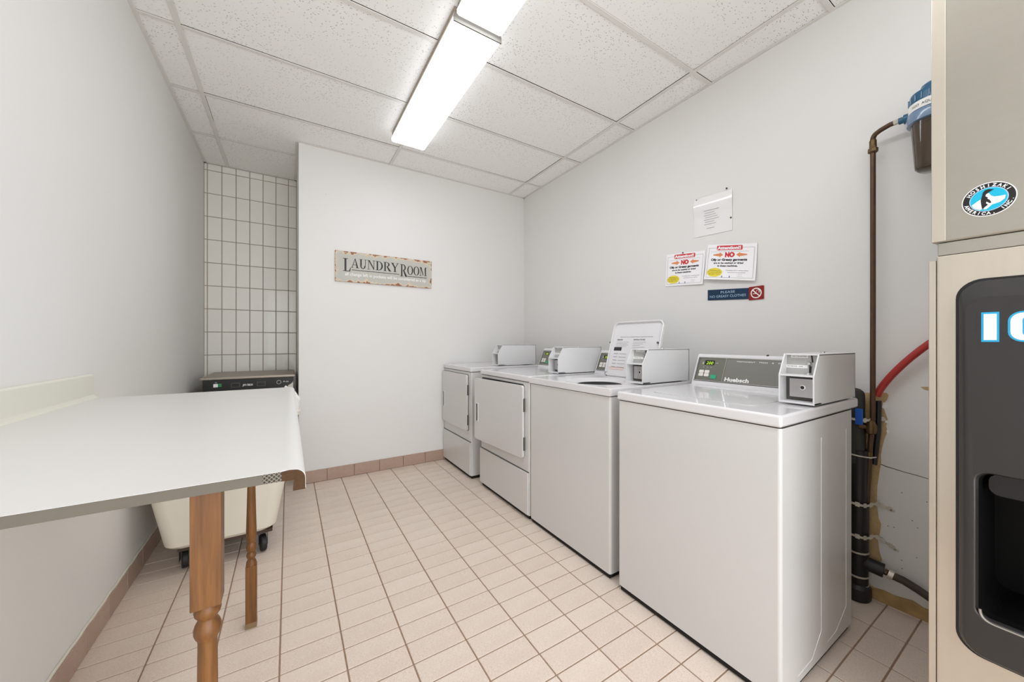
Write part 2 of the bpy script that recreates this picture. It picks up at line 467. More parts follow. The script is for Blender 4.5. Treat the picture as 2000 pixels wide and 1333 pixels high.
# ------------------------------------------------------------------ floor
fl = struct(box('floor', (XL - T, YF - T, -0.12), (XR + T, YA + T, -0.004), M['grout']))
PX, PY, OX, OY = 0.1973, 0.1034, 0.1714, 1.3244 - 8 * 0.0
def proj(X, Y, Z):
    s, c = math.sin(YAW), math.cos(YAW); D = X * s + Y * c
    if D < 0.05: return None
    return 1041.6 + 725.3 * (X * c - Y * s) / D, 667.35 - 725.3 * (Z - 1.138) / D, D
cand, rest = [], []
gi = [OX + PX * k for k in range(-5, 12)]; gx = [XL] + [g for g in gi if XL + 0.005 < g < XR - 0.005] + [XR]
gj = [OY + PY * k for k in range(-30, 31)]; gy = [YF] + [g for g in gj if YF + 0.005 < g < YA - 0.005] + [YA]
for i in range(len(gx) - 1):
    for j in range(len(gy) - 1):
        a, b, c_, d = gx[i] + 0.0028, gx[i + 1] - 0.0028, gy[j] + 0.0028, gy[j + 1] - 0.0028
        if b - a < 0.004 or d - c_ < 0.004: continue
        cx, cy = (a + b) / 2, (c_ + d) / 2
        if cx > XC + 0.1 and cy > YB: continue
        p = [proj(px, py, 0) for px in (a, b) for py in (c_, d)]
        seen = any(q and -5 < q[0] < 2005 and q[1] < 1340 for q in p)
        if cx > 1.42 and cy > 0.62: seen = False
        if cx > XC and cy > YB: seen = False
        if cx < -0.1 and cy > 2.75: seen = False
        if cy > 3.6: seen = False
        (cand if seen else rest).append((cx * 0.55 + cy * 0.83, a, b, c_, d))
cand.sort(); keep, more = cand[:300], cand[300:]
for _, a, b, c_, d in keep:
    o = piece('floor_tile', (a, c_, -0.012), (b, d, 0.0), M['floor_tile'], fl, 0.001, dz=random.uniform(-0.0006, 0.0))
bm = bmesh.new()
for _, a, b, c_, d in more + rest: add_box(bm, (a, c_, -0.012), (b, d, -0.0003))
tag(finish('floor_tiles', bm, M['floor_tile'], fl, smooth=False), kind='stuff')

# baseboard tiles
bb = struct(box('baseboard_back', (XC, YB - 0.004, 0), (XR, YB + 0.01, 0.095), M['grout']))
y0 = 0.265 - 0.2
xs = [XC] + [0.265 + 0.202 * k for k in range(0, 10)]
xs = [q for q in xs if q < 1.3]
for a, b in zip(xs, xs[1:] + [1.3]):
    piece('base_tile', (a + 0.002, YB - 0.011, 0.002), (b - 0.002, YB, 0.098), M['base_tile'], bb, 0.0015)
bl = struct(box('baseboard_left', (XL - 0.01, YF, 0), (XL + 0.004, YA, 0.09), M['grout']))
ys = [YF] + [1.798 + 0.2105 * k for k in range(-16, 12)]
for a, b in zip(ys, ys[1:]):
    if b - a < 0.02 or b > YA: continue
    piece('base_tile', (XL, a + 0.002, 0.002), (XL + 0.011, b - 0.002, 0.092), M['base_tile'], bl, 0.0015)
bm = bmesh.new()   # ragged caulk bead on top of the left skirting
pts = [(XL + 0.004, YF + 0.02 * k, 0.0935 + 0.0025 * math.sin(k * 0.9) * math.sin(k * 0.23) + 0.001) for k in range(int((YA - YF) / 0.02))]
add_tube(bm, pts, 0.0045, 6); finish('caulk_bead', bm, M['splash'], bl)
# stained bare strip where the right wall's skirting is missing
bm = bmesh.new()
n = 40; prof = []
for k in range(n + 1):
    y = -0.6 + (1.2 * k / n); prof.append((y, 0.052 + 0.008 * math.sin(k * 1.7) * math.sin(k * 0.6)))
add_prism(bm, [(-0.6, 0.0)] + [(0.6, 0.0)] + prof[::-1], 'x', XR - 0.012, XR + 0.002)
struct(finish('trim_1', bm, M['stain'], smooth=False))

# ------------------------------------------------------------------ ceiling
ce = struct(box('ceiling', (XL - T, YF - T, H + 0.06), (XR + T, YA + T, H + 0.2), M['plenum']))
CX, CY = -0.4583, 2.5218
cxs = [XL] + [CX + 1.2192 * k for k in range(0, 3)] + [XR]
cys = [YF] + sorted(CY + 0.6096 * k for k in range(-6, 4) if YF + 0.02 < CY + 0.6096 * k < YA - 0.02) + [YA]
def cy_parts(a, b): return a, b
for i in range(len(cxs) - 1):
    for j in range(len(cys) - 1):
        x0, x1, y0, y1 = cxs[i], cxs[i + 1], cys[j], cys[j + 1]
        segs = [(x0, x1, y0, y1)]
        if y1 > YB and x1 > XC:   # around the protruding back wall
            segs = []
            if y0 < YB: segs.append((x0, x1, y0, YB + (0.022 if x0 < XC else 0)))
            if x0 < XC: segs.append((x0, XC + 0.008, max(y0, YB - 0.002), y1))
        for (a, b, c_, d) in segs:
            if b - a < 0.03 or d - c_ < 0.03: continue
            g = [random.choice((0.009, 0.0095, 0.0125, 0.0135)) for _ in range(4)]
            piece('ceiling_tile', (a + g[0], c_ + g[1], H + 0.003), (b - g[2], d - g[3], H + 0.018), M['ceil'], ce, 0.0008,
                  rot=(random.uniform(-1, 1) * 0.0016, random.uniform(-1, 1) * 0.0008, 0))
# the sagging cut tile edge near the right wall gives the grid its dark gaps
for X in cxs[1:-1]:
    ymax = YA if X < XC else YB
    piece('grid_rail', (X - 0.0115, YF, H - 0.003), (X + 0.0115, ymax, H + 0.001), M['rail'], ce, 0.0006)
for Y in cys[1:-1]:
    xmax = XC if Y > YB else XR
    e = [XL] + [q for q in cxs[1:-1] if q < xmax - 0.01] + [xmax]
    for a, b in zip(e, e[1:]):
        piece('grid_rail', (a + 0.0118, Y - 0.0115, H - 0.003), (b - 0.0118, Y + 0.0115, H + 0.001), M['rail'], ce, 0.0006)
for lo, hi in (((XL, YF, 0), (XL + 0.018, YA, 0)), ((XR - 0.018, YF, 0), (XR, YB, 0)), ((XC, YB - 0.018, 0), (XR, YB, 0)), ((XL, YA - 0.018, 0), (XC, YA, 0)), ((XC - 0.018, YB, 0), (XC, YA, 0))):
    piece('wall_angle', (lo[0], lo[1], H - 0.002), (hi[0], hi[1], H + 0.001), M['rail'], ce, 0.0005)

# ------------------------------------------------------------------ ceiling lights
def light(y0, y1, x0, x1, zb, lensmat, label):
    t = thing('ceiling_light', label, 'ceiling light', ((x0 + x1) / 2, (y0 + y1) / 2, H - 0.003), 'fluorescent ceiling lights end to end')
    box('mounting_plate', (x0 + 0.004, y0 + 0.004, H - 0.026), (x1 - 0.004, y1 - 0.004, H - 0.003), M['fixture_base'], t, 0.001)
    bm = bmesh.new()
    add_prism(bm, [(x0 + 0.010, H - 0.022), (x0, zb + 0.022), (x0 + 0.002, zb + 0.006), (x0 + 0.012, zb), (x1 - 0.012, zb), (x1 - 0.002, zb + 0.006), (x1, zb + 0.022), (x1 - 0.010, H - 0.022)], 'y', y0 + 0.008, y1 - 0.004)
    bm.normal_update()
    for f in bm.faces: f.material_index = 0 if f.normal.z < -0.5 else 1
    finish('diffuser', bm, [lensmat, M['lens_side']], t, smooth=False)
    bm = bmesh.new()
    add_prism(bm, [(x0 + 0.008, H - 0.020), (x0 - 0.002, zb + 0.022), (x0 - 0.002, zb - 0.002), (x1 + 0.002, zb - 0.002), (x1 + 0.002, zb + 0.022), (x1 - 0.008, H - 0.020)], 'y', y0, y0 + 0.008, 0.001)
    finish('end_plate', bm, M['fixture'], t)
    return t
light(1.655, 2.925, 0.648, 0.898, 2.646, M['lens'], 'lit fluorescent ceiling light, the far one nearest the sign wall')
light(0.375, 1.645, 0.655, 0.892, 2.664, M['lens_dim'], 'lit fluorescent ceiling light nearest the camera, cut off by the top edge')
light(-1.20, 0.065, 0.655, 0.892, 2.664, M['lens_dim'], 'added fluorescent ceiling light for fill, out of view behind the camera')  # added unseen fixture, evens out the room light

# ------------------------------------------------------------------ laundry machines
def xz_frame(x, yleft, z, tilt=0.0):
    """print frame on a face looking towards -X (tilted back by tilt): right = -Y"""
    return Plane((x, yleft, z), (0, -1, 0), (math.sin(tilt), 0, math.cos(tilt)))

def coin_box(root, yr, z0, x0=1.507, x1=1.90):
    y0, y1 = yr + 0.003, yr + 0.115; th = 0.005; zt = z0 + 0.176; zk = z0 + 0.101
    bm = bmesh.new()
    prof = [(x0, z0), (x0, zk), (x0 + 0.043, zt), (x1, zt), (x1, z0)]
    for a in (y0, y1 - th): add_prism(bm, prof, 'y', a, a + th, 0.0008)
    add_box(bm, (x0 + 0.043, y0, zt - 0.004), (x1, y1, zt + 0.001), 0.0008)
    add_box(bm, (x1 - 0.004, y0, z0), (x1, y1, zt)); add_box(bm, (x0 + 0.002, y0, z0), (x0 + 0.06, y1, z0 + 0.007), 0.001)
    cb = finish('coin_box', bm, M['coinbox'], root)
    box('shelf', (x0 + 0.001, y0 + th, zk - 0.004), (x0 + 0.06, y1 - th, zk + 0.002), M['coinbox'], cb, 0.001)
    bm = bmesh.new()   # upper coin plate, leaning back
    add_prism(bm, [(x0 + 0.050, zk + 0.002), (x0 + 0.060, zt - 0.004), (x0 + 0.068, zt - 0.004), (x0 + 0.058, zk + 0.002)], 'y', y0 + th, y1 - th)
    finish('coin_plate', bm, M['coinplate'], cb, smooth=False)
    fr = Plane((x0 + 0.050, y1 - th, zk + 0.002), (0, -1, 0), Vector((0.010, 0, zt - zk - 0.006)).normalized())
    bm = bmesh.new(); add_slab(bm, fr, [(0.013, 0.060), (0.067, 0.060), (0.067, 0.070), (0.013, 0.070)], 0, 0.0006); finish('price_strip', bm, M['white'], cb, smooth=False); bm = bmesh.new()
    add_slab(bm, fr, [(0.0, 0.022), (0.068, 0.022), (0.068, 0.033), (0.0, 0.033)], 0, 0.0006)
    finish('price_strip', bm, M['white'], cb, smooth=False)
    lettering(fr, [dict(s='USE 7 QUARTERS', x=0.017, y=0.0625, h=0.005, width=0.046, lift=0.0012), dict(s='NO REFUND   HERE', x=0.003, y=0.026, h=0.004, width=0.05, lift=0.0012)], M['ink'], cb)
    bm = bmesh.new(); add_slab(bm, fr, [(0.080, 0.044), (0.0845, 0.044), (0.080, 0.072), (0.0755, 0.072)][::1], 0, 0.0012); finish('coin_slot', bm, M['black'], cb, smooth=False); bm = bmesh.new()
    add_slab(bm, fr, [(0.073, 0.006), (0.080, 0.006), (0.080, 0.030), (0.073, 0.030)], 0, 0.0015)
    finish('coin_slot', bm, M['black'], cb, smooth=False)
    lathe('return_knob', [(0.0, 0), (0.0075, 0), (0.0075, 0.008), (0.005, 0.012), (0, 0.013)], fr(0.074, 0.038, 0), M['chrome'], cb, fr.nn, 16)
    lathe('coin_cup', [(0.0, 0), (0.012, 0), (0.012, 0.005), (0.009, 0.005), (0.008, 0.002), (0, 0.002)], (x0 + 0.036, y1 - 0.080, zk + 0.002), M['chrome'], cb, (0, 0, 1), 16)
    box('drawer_frame', (x0 + 0.052, y0 + th, z0 + 0.008), (x0 + 0.075, y1 - th, zk - 0.004), M['gasket'], cb)
    box('drawer_face', (x0 + 0.038, y0 + th + 0.002, z0 + 0.020), (x0 + 0.054, y1 - th - 0.016, zk - 0.014), M['steelplate'], cb, 0.001)
    lathe('drawer_lock', [(0, 0), (0.0095, 0), (0.0095, 0.004), (0.006, 0.005), (0.006, 0.001), (0, 0.001)], (x0 + 0.038, y0 + 0.048, z0 + 0.056), M['chrome'], cb, (-1, 0, 0), 18)
    lathe('lock_core', [(0, 0), (0.0058, 0), (0.0058, 0.003), (0, 0.003)], (x0 + 0.037, y0 + 0.048, z0 + 0.056), M['black'], cb, (-1, 0, 0), 14)
    lathe('top_lock', [(0, 0), (0.008, 0), (0.008, 0.005), (0.005, 0.007), (0, 0.007)], (x0 + 0.22, y0 + 0.05, zt + 0.001), M['chrome'], cb, (0, 0, 1), 14)
    return cb

def console(root, ya, yb, z0, washer=True, text=True, xf=1.822):
    """control panel between ya (right) and yb (left)"""
    h = 0.152; dx = 0.064; sl = Vector((dx, 0, h)).normalized(); L = math.hypot(dx, h)
    bm = bmesh.new()
    add_prism(bm, [(xf - 0.002, z0 - 0.006), (xf, z0 + 0.002), (xf + dx, z0 + h), (xf + dx + 0.008, z0 + h + 0.004), (xf + 0.115, z0 + h + 0.002), (xf + 0.115, z0 - 0.006)], 'y', ya, yb, 0.003)
    cn = finish('control_console', bm, M['enamel'], root)
    fr = Plane((xf, yb, z0 + 0.002), (0, -1, 0), sl); W = yb - ya
    bm = bmesh.new(); add_slab(bm, fr, [(0.010, 0.014), (W - 0.01, 0.014), (W - 0.01, L - 0.016), (0.010, L - 0.016)], 0, 0.0015); finish('panel_groove', bm, M['gasket'], cn, smooth=False)
    bm = bmesh.new()
    for a0, b0, a1, b1 in ((0.012, 0.016, W - 0.012, 0.019), (0.012, L - 0.021, W - 0.012, L - 0.018), (0.012, 0.016, 0.0145, L - 0.018)):
        add_slab(bm, fr, [(a0, b0), (a1, b0), (a1, b1), (a0, b1)], 0.0015, 0.004)
    finish('chrome_trim', bm, M['chrome'], cn, smooth=False)
    ax = 0.022; bx_ = 0.165
    bm = bmesh.new(); add_slab(bm, fr, [(ax, 0.020), (bx_, 0.020), (bx_, L - 0.023), (ax, L - 0.023)], 0.001, 0.0035); finish('keypad', bm, M['paneldark'], cn, smooth=False)
    bm = bmesh.new(); add_slab(bm, fr, [(bx_ + 0.004, 0.020), (W - 0.012, 0.020), (W - 0.012, L - 0.023), (bx_ + 0.004, L - 0.023)], 0.001, 0.0035); finish('cycle_panel', bm, M['panelgrey'], cn, smooth=False)
    bm = bmesh.new(); add_slab(bm, fr, [(bx_, 0.018), (bx_ + 0.003, 0.018), (bx_ + 0.003, L - 0.02), (bx_, L - 0.02)], 0.001, 0.005); finish('divider', bm, M['chrome'], cn, smooth=False)
    bm = bmesh.new(); add_slab(bm, fr, [(0.054, 0.104), (0.107, 0.104), (0.107, 0.130), (0.054, 0.130)], 0.0035, 0.0042); dp = finish('display', bm, M['lcd'], cn, smooth=False)
    bm = bmesh.new(); add_text(bm, fr, '200', 0.062, 0.1075, 0.016, width=0.038, bold=0.0, lift=0.0048, shear=0.15); finish('display_digits', bm, M['digits'], cn, smooth=False)
    for a, b, mm in ((0.033, 0.040, 'button'), (0.033, 0.058, 'button'), (0.064, 0.040, 'button'), (0.064, 0.058, 'button'), (0.101, 0.030, 'green')):
        bm = bmesh.new(); ww = 0.026 if mm == 'button' else 0.031; hh = 0.0165 if mm == 'button' else 0.021
        add_slab(bm, fr, rrect(a, a + ww, b, b + hh, 0.004, 3), 0.0035, 0.0055); finish('button', bm, M[mm], cn, smooth=False)
    lettering(fr, [dict(s='\u2022   \u2022   \u2022', x=0.05, y=0.087, h=0.008, width=0.045, lift=0.0042), dict(s='$', x=0.040, y=0.108, h=0.012, lift=0.0042), dict(s='min', x=0.115, y=0.114, h=0.006, lift=0.0042)], M['greyink'] if False else M['button'], cn)
    if text:
        it = [dict(s='Huebsch', x=bx_ + 0.012, y=0.024, h=0.019, width=0.118, bold=0.035, lift=0.0045)]
        it += [dict(s='PERMANENT    PRESS    &    DLY', x=bx_ + 0.055, y=L - 0.038, h=0.006, width=0.215, lift=0.0042)]
        lettering(fr, it, M['white'], cn)
    lathe('screw_hole', [(0, 0), (0.006, 0), (0.006, 0.003), (0, 0.003)], (xf + dx + 0.010, yb - 0.27 * W / 0.50 * 1.15, z0 + h + 0.003), M['black'], cn, (-0.6, 0, 0.8), 14)
    return cn

def machine(kind, x0, yr, wid, dz, label, open_lid=False, open_door=0.0, top_text=True, group=None):
    y1 = yr + wid; zd = 0.870 + dz; zt = 0.910 + dz; xb = 1.868; xd = 1.925
    name = 'washing_machine' if kind == 'washer' else 'tumble_dryer'
    r = thing(name, label, 'washing machine' if kind == 'washer' else 'dryer', (x0 + 0.33, yr + wid / 2, 0), group)
    zb = 0.026
    bm = bmesh.new()
    b = bmesh.new(); bmesh.ops.create_cube(b, size=1)
    lo, hi = (x0 + 0.002, yr + 0.003, zb), (xb, y1 - 0.003, zd - 0.002)
    for v in b.verts:
        for i in range(3): v.co[i] = lo[i] if v.co[i] < 0 else hi[i]
    ve = [e for e in b.edges if abs(e.verts[0].co.z - e.verts[1].co.z) > 0.1]
    be = [e for e in b.edges if e not in ve]
    bmesh.ops.bevel(b, geom=ve, offset=0.012, segments=4, profile=0.5, affect='EDGES')
    for f in [f for f in b.faces if f.normal.z > 0.9]: b.faces.remove(f)
    join(bm, b)
    body = finish('cabinet', bm, M['enamel_front'], r)
    box('toe_shade_fill', (x0 + 0.010, yr + 0.012, 0.003), (xb - 0.02, y1 - 0.012, zb + 0.01), M['toe'], r)  # near-black block paints the shade of the toe gap
    for fx in (x0 + 0.05, xb - 0.05):
        for fy in (yr + 0.05, y1 - 0.05):
            lathe('levelling_foot', [(0.016, 0), (0.018, 0.003), (0.018, 0.008), (0.008, 0.011), (0.008, 0.03)], (fx, fy, 0), M['rubber'], r, n=12)
    # dark gasket strip in the seam under the lid panel
    box('top_seam', (x0 + 0.007, yr + 0.008, zd - 0.004), (xb - 0.004, y1 - 0.008, zd + 0.002), M['gasket'], r)
    if not open_lid:
        tp = box('top_panel', (x0 - 0.004, yr, zd + 0.001), (xd, y1, zt), M['enamel'], r, 0.009, 4)
        if kind == 'washer':
            bm = bmesh.new(); add_prism(bm, rrect(x0 + 0.10, x0 + 0.47, yr + 0.135, y1 - 0.11, 0.035), 'z', zt - 0.002, zt + 0.0022, 0)
            lid = finish('lid', bm, M['enamel'], r)
            bm = bmesh.new(); add_prism(bm, rrect(x0 + 0.096, x0 + 0.474, yr + 0.131, y1 - 0.106, 0.038), 'z', zt - 0.003, zt + 0.0003, 0)
            finish('lid_seam', bm, M['coinplate'], r)
    else:
        # top panel with a dished round opening
        cx, cyy = x0 + 0.205, yr + 0.29
        X0, X1 = x0 - 0.004, xd
        angs = set(2 * PI * k / 72 for k in range(72))
        for px, py in ((X0, yr), (X1, yr), (X1, y1), (X0, y1)): angs.add(math.atan2(py - cyy, px - cx) % (2 * PI))
        angs = sorted(angs)
        def outer(a, ins):
            ca, sa = math.cos(a), math.sin(a); t = 9
            if ca > 1e-9: t = min(t, (X1 - ins - cx) / ca)
            if ca < -1e-9: t = min(t, (X0 + ins - cx) / ca)
            if sa > 1e-9: t = min(t, (y1 - ins - cyy) / sa)
            if sa < -1e-9: t = min(t, (yr + ins - cyy) / sa)
            return cx + ca * t, cyy + sa * t
        def circ(a, rr): return cx + math.cos(a) * rr, cyy + math.sin(a) * rr
        t_ = bmesh.new(); rings = []
        spec = [(lambda a: outer(a, 0.004), zd + 0.001), (lambda a: outer(a, 0), zd + 0.004), (lambda a: outer(a, 0), zt - 0.007), (lambda a: outer(a, 0.003), zt - 0.002), (lambda a: outer(a, 0.009), zt),
                (lambda a: circ(a, 0.20), zt), (lambda a: circ(a, 0.19), zt - 0.002), (lambda a: circ(a, 0.150), zt - 0.012), (lambda a: circ(a, 0.128), zt - 0.016), (lambda a: circ(a, 0.124), zt - 0.020)]
        for fn, z in spec: rings.append([t_.verts.new((*fn(a), z)) for a in angs])
        nn = len(angs)
        for A, B in zip(rings, rings[1:]):
            for k in range(nn): t_.faces.new((A[k], A[(k + 1) % nn], B[(k + 1) % nn], B[k]))
        bmesh.ops.recalc_face_normals(t_, faces=t_.faces)
        tp = finish('top_panel', t_, M['enamel'], r)
        lathe('wash_tub', [(0.126, 0.0), (0.126, -0.03), (0.20, -0.05), (0.20, -0.40), (0.05, -0.42), (0.045, -0.1), (0.03, -0.08), (0, -0.08)], (cx, cyy, zt - 0.018), M['recess'], r, n=32)
        # raised lid leaning back
        ya_, yb_ = 1.392, 1.793; xa, za, xt, ztp = 1.742, zt + 0.001, 1.846, 1.268
        u = Vector((xt - xa, 0, ztp - za)); LL = u.length; u.normalize()
        fr = Plane((xa, yb_, za), (0, -1, 0), u); W = yb_ - ya_
        def rr(ins, rad): return [(a, b) for a, b in rrect(ins, W - ins, ins, LL - ins, rad, 6)]
        t_ = bmesh.new(); rings = []
        for ins, rad, lf in ((0.002, 0.04, -0.016), (0.0, 0.04, -0.012), (0.0, 0.04, 0.003), (0.003, 0.038, 0.006), (0.007, 0.034, 0.006), (0.010, 0.032, 0.003), (0.012, 0.03, -0.008)):
            rings.append([t_.verts.new(fr(a, b, lf)) for a, b in rr(ins, rad)])
        nn = len(rings[0])
        for A, B in zip(rings, rings[1:]):
            for k in range(nn): t_.faces.new((A[k], A[(k + 1) % nn], B[(k + 1) % nn], B[k]))
        t_.faces.new(rings[0]); t_.faces.new(rings[-1])
        bmesh.ops.recalc_face_normals(t_, faces=t_.faces)
        lid = finish('lid', t_, M['enamel'], r); lid['label'] = 'lid standing open with printed instructions inside'
        lf = -0.0072
        it = [dict(s='IMPORTANT OPERATING INSTRUCTIONS', x=0.07, y=0.262, h=0.005, width=0.26, lift=lf), dict(s='WARNING', x=0.045, y=0.242, h=0.008, width=0.05, lift=lf, bold=0.02),
              dict(s='INSTRUCTIONS', x=0.185, y=0.242, h=0.008, width=0.09, lift=lf, bold=0.02)]
        lettering(fr, it, M['ink'], lid)
        bm = bmesh.new()
        for k in range(4): add_rect(bm, fr, 0.045, 0.229 - k * 0.010, 0.150 - 0.012 * (k % 2), 0.231 - k * 0.010, lf)
        for k in range(8): add_rect(bm, fr, 0.185, 0.229 - k * 0.011, 0.285 - 0.02 * (k % 3), 0.231 - k * 0.011, lf)
        for k in range(5): add_rect(bm, fr, 0.040, 0.150 - k * 0.022, 0.075, 0.154 - k * 0.022, lf); add_rect(bm, fr, 0.085, 0.150 - k * 0.022, 0.150, 0.1525 - k * 0.022, lf)
        tag(finish('fine_print', bm, M['greyink'], lid, smooth=False), kind='stuff')
        bm = bmesh.new(); add_rect(bm, fr, 0.034, 0.172, 0.100, 0.196, lf); finish('warning_block', bm, M['ink'], lid, smooth=False)
        bm = bmesh.new(); add_rect(bm, fr, 0.022, 0.058, 0.155, 0.060, lf); add_rect(bm, fr, 0.022, 0.046, 0.15, 0.048, lf); finish('red_notice', bm, M['orangeink'], lid, smooth=False)
        for a in (-0.003, W + 0.003 - 0.022):
            lathe('lid_bumper', [(0, 0), (0.006, 0), (0.006, 0.008), (0.003, 0.011), (0, 0.011)], fr(a if a < 0 else W - 0.022, 0.225, -0.004), M['gasket'], lid, fr.nn, 12)
        box('lid_hinge', (xa - 0.003, yb_ - 0.02, zt - 0.001), (xa + 0.012, yb_ - 0.006, zt + 0.03), M['chrome'], lid, 0.002)
    coin_box(r, yr, zt + (0.006 if dz < 0.01 else 0.008))
    console(r, yr + 0.112, y1 - 0.004, zt + 0.004, text=top_text)
    if kind == 'washer':
        # pressed ribs on the exposed side panel
        ys = yr + 0.0035
        bm = bmesh.new()
        def rib(pts): add_tube(bm, [(a, ys, b) for a, b in pts], 0.0022, 6)
        rib([(1.565, 0.80), (1.565, 0.30), (1.565, 0.12), (1.49, 0.055), (1.38, 0.05)])
        rib([(1.80, 0.80), (1.80, 0.30), (1.80, 0.115), (1.70, 0.06), (1.62, 0.055)])
        finish('pressed_rib', bm, M['enamel'], body)
    else:
        xf = x0 - 0.002
        # seam between upper panel and lower access panel
        bm = bmesh.new(); zs_ = 0.300 + dz * 0.3
        add_box(bm, (x0 - 0.010, yr + 0.006, zb + 0.006), (x0 + 0.004, y1 - 0.006, zs_ - 0.003), 0.004, 3)
        finish('lower_panel', bm, M['enamel_front'], r)
        box('panel_seam', (x0 - 0.001, yr + 0.008, zs_ - 0.003), (x0 + 0.004, y1 - 0.008, zs_ + 0.003), M['gasket'], r)
        yh, yo = (yr + 0.055, y1 - 0.012) if kind == 'dryer' else (0, 0)
        z0, z1 = 0.376 + dz, 0.846 + dz
        if open_door:
            bm = bmesh.new(); add_prism(bm, rrect(yh + 0.006, yo - 0.012, z0 + 0.03, z1 + 0.006, 0.02), 'x', x0 - 0.0006, x0 + 0.004)
            finish('door_gap_shade', bm, M['black'], r, smooth=False)  # flat black sheet, painted shade in the gap of the ajar door
        dd = bpy.data.objects
        bm = bmesh.new(); add_prism(bm, rrect(yh, yo, z0, z1, 0.018, 5), 'x', x0 - 0.020, x0 - 0.001, 0.003)
        bmd = [('door', bm, M['enamel_front'])]
        door_objs = []
        def rot(b):
            if open_door: bmesh.ops.rotate(b, cent=(x0, yh, 0), matrix=Matrix.Rotation(open_door, 3, 'Z'), verts=b.verts)
            return b
        door = finish('door', rot(bm), M['enamel_front'], r)
        xo = x0 - 0.0205; yhd = yo - 0.045
        bm = bmesh.new()
        A = rrect(yhd - 0.022, yhd + 0.014, z0 + 0.135, z0 + 0.285, 0.006, 3); B = rrect(yhd - 0.016, yhd + 0.008, z0 + 0.145, z0 + 0.276, 0.004, 3)
        va = [bm.verts.new((xo - 0.003, a, b)) for a, b in A]; vb = [bm.verts.new((xo - 0.005, a, b)) for a, b in B]; vc = [bm.verts.new((xo + 0.0002, a, b)) for a, b in A]
        for k in range(len(va)):
            k2 = (k + 1) % len(va); bm.faces.new((va[k], va[k2], vb[k2], vb[k])); bm.faces.new((vc[k], vc[k2], va[k2], va[k]))
        bmesh.ops.recalc_face_normals(bm, faces=bm.faces)
        finish('handle', rot(bm), M['enamel'], door)
        bm = bmesh.new(); add_prism(bm, B, 'x', xo - 0.0015, xo + 0.0005); finish('handle_recess', rot(bm), M['gasket'], door, smooth=False)
        for hz in (z0 + 0.05, z1 - 0.17):
            box('hinge', (x0 - 0.012, yh - 0.0055, hz), (x0 + 0.001, yh - 0.0005, hz + 0.085), M['gasket'], r, 0.001)
        if not open_door:
            bm = bmesh.new(); add_prism(bm, rrect(yh - 0.002, yo + 0.002, z0 - 0.002, z1 + 0.003, 0.02), 'x', x0 - 0.0015, x0 + 0.002); finish('door_seam', bm, M['gasket'], r, smooth=False)
    return r
machine('washer', 1.262, 0.530, 0.682, 0.0, 'white top-load washer nearest the camera with closed lid and visible side panel', group='coin washers')
machine('washer', 1.275, 1.270, 0.704, 0.004, 'white top-load washer with its lid raised, between dryer and nearest washer', open_lid=True, group='coin washers')
machine('dryer', 1.275, 1.980, 0.714, 0.007, 'white coin dryer with door slightly ajar beside the open-lidded washer', open_door=-math.radians(-3.6), group='coin dryers')
machine('dryer', 1.255, 2.832, 0.640, 0.013, 'white coin dryer with closed door in the far corner by the sign wall', group='coin dryers')

# ------------------------------------------------------------------ folding counter
ct = thing('folding_counter', 'white laminate folding counter on turned oak legs against the left wall', 'counter', (-0.3, 1.37, 0))
Y1, Y2, Z = 0.716, 2.02, 0.93
def prof_top():
    p = [(XL + 0.004, Z - 0.0155), (XL + 0.004, Z)]
    p += [(-0.012, Z), (-0.006, Z + 0.0012), (0.002, Z + 0.001)]
    for k in range(1, 7):
        a = math.radians(90 - 15 * k); p.append((0.008 + 0.016 * math.cos(a), Z - 0.0155 + 0.016 * math.sin(a)))
    p += [(0.024, Z - 0.033), (0.007, Z - 0.033), (0.007, Z - 0.0155)]
    return p
bm = bmesh.new(); add_prism(bm, prof_top(), 'y', Y1 + 0.002, Y2); finish('countertop', bm, M['laminate'], ct)
box('edge_band', (XL + 0.006, Y1 - 0.0005, Z - 0.0155), (-0.034, Y1 + 0.0025, Z - 0.001), M['edgegrey'], ct)
box('scuffed_edge', (-0.034, Y1 - 0.0005, Z - 0.0155), (-0.009, Y1 + 0.0025, Z - 0.001), M['hatch'], ct)
bm = bmesh.new()
add_prism(bm, [(-0.009, Z - 0.0155), (-0.009, Z - 0.001)] + [(q[0] - 0.0008, q[1] - 0.0008) for q in prof_top()[4:-1]] + [(0.007, Z - 0.0165)], 'y', Y1 - 0.001, Y1 + 0.003)
finish('exposed_core', bm, M['core'], ct, smooth=False)
bm = bmesh.new()
add_prism(bm, [(XL + 0.001, Z - 0.01), (XL + 0.001, Z + 0.086), (XL + 0.015, Z + 0.088), (XL + 0.021, Z + 0.083), (XL + 0.022, Z + 0.012), (XL + 0.026, Z + 0.004), (XL + 0.034, Z + 0.0003), (XL + 0.034, Z - 0.01)], 'y', Y1 + 0.002, 2.047, 0.0015)
finish('backsplash', bm, M['splash'], ct)
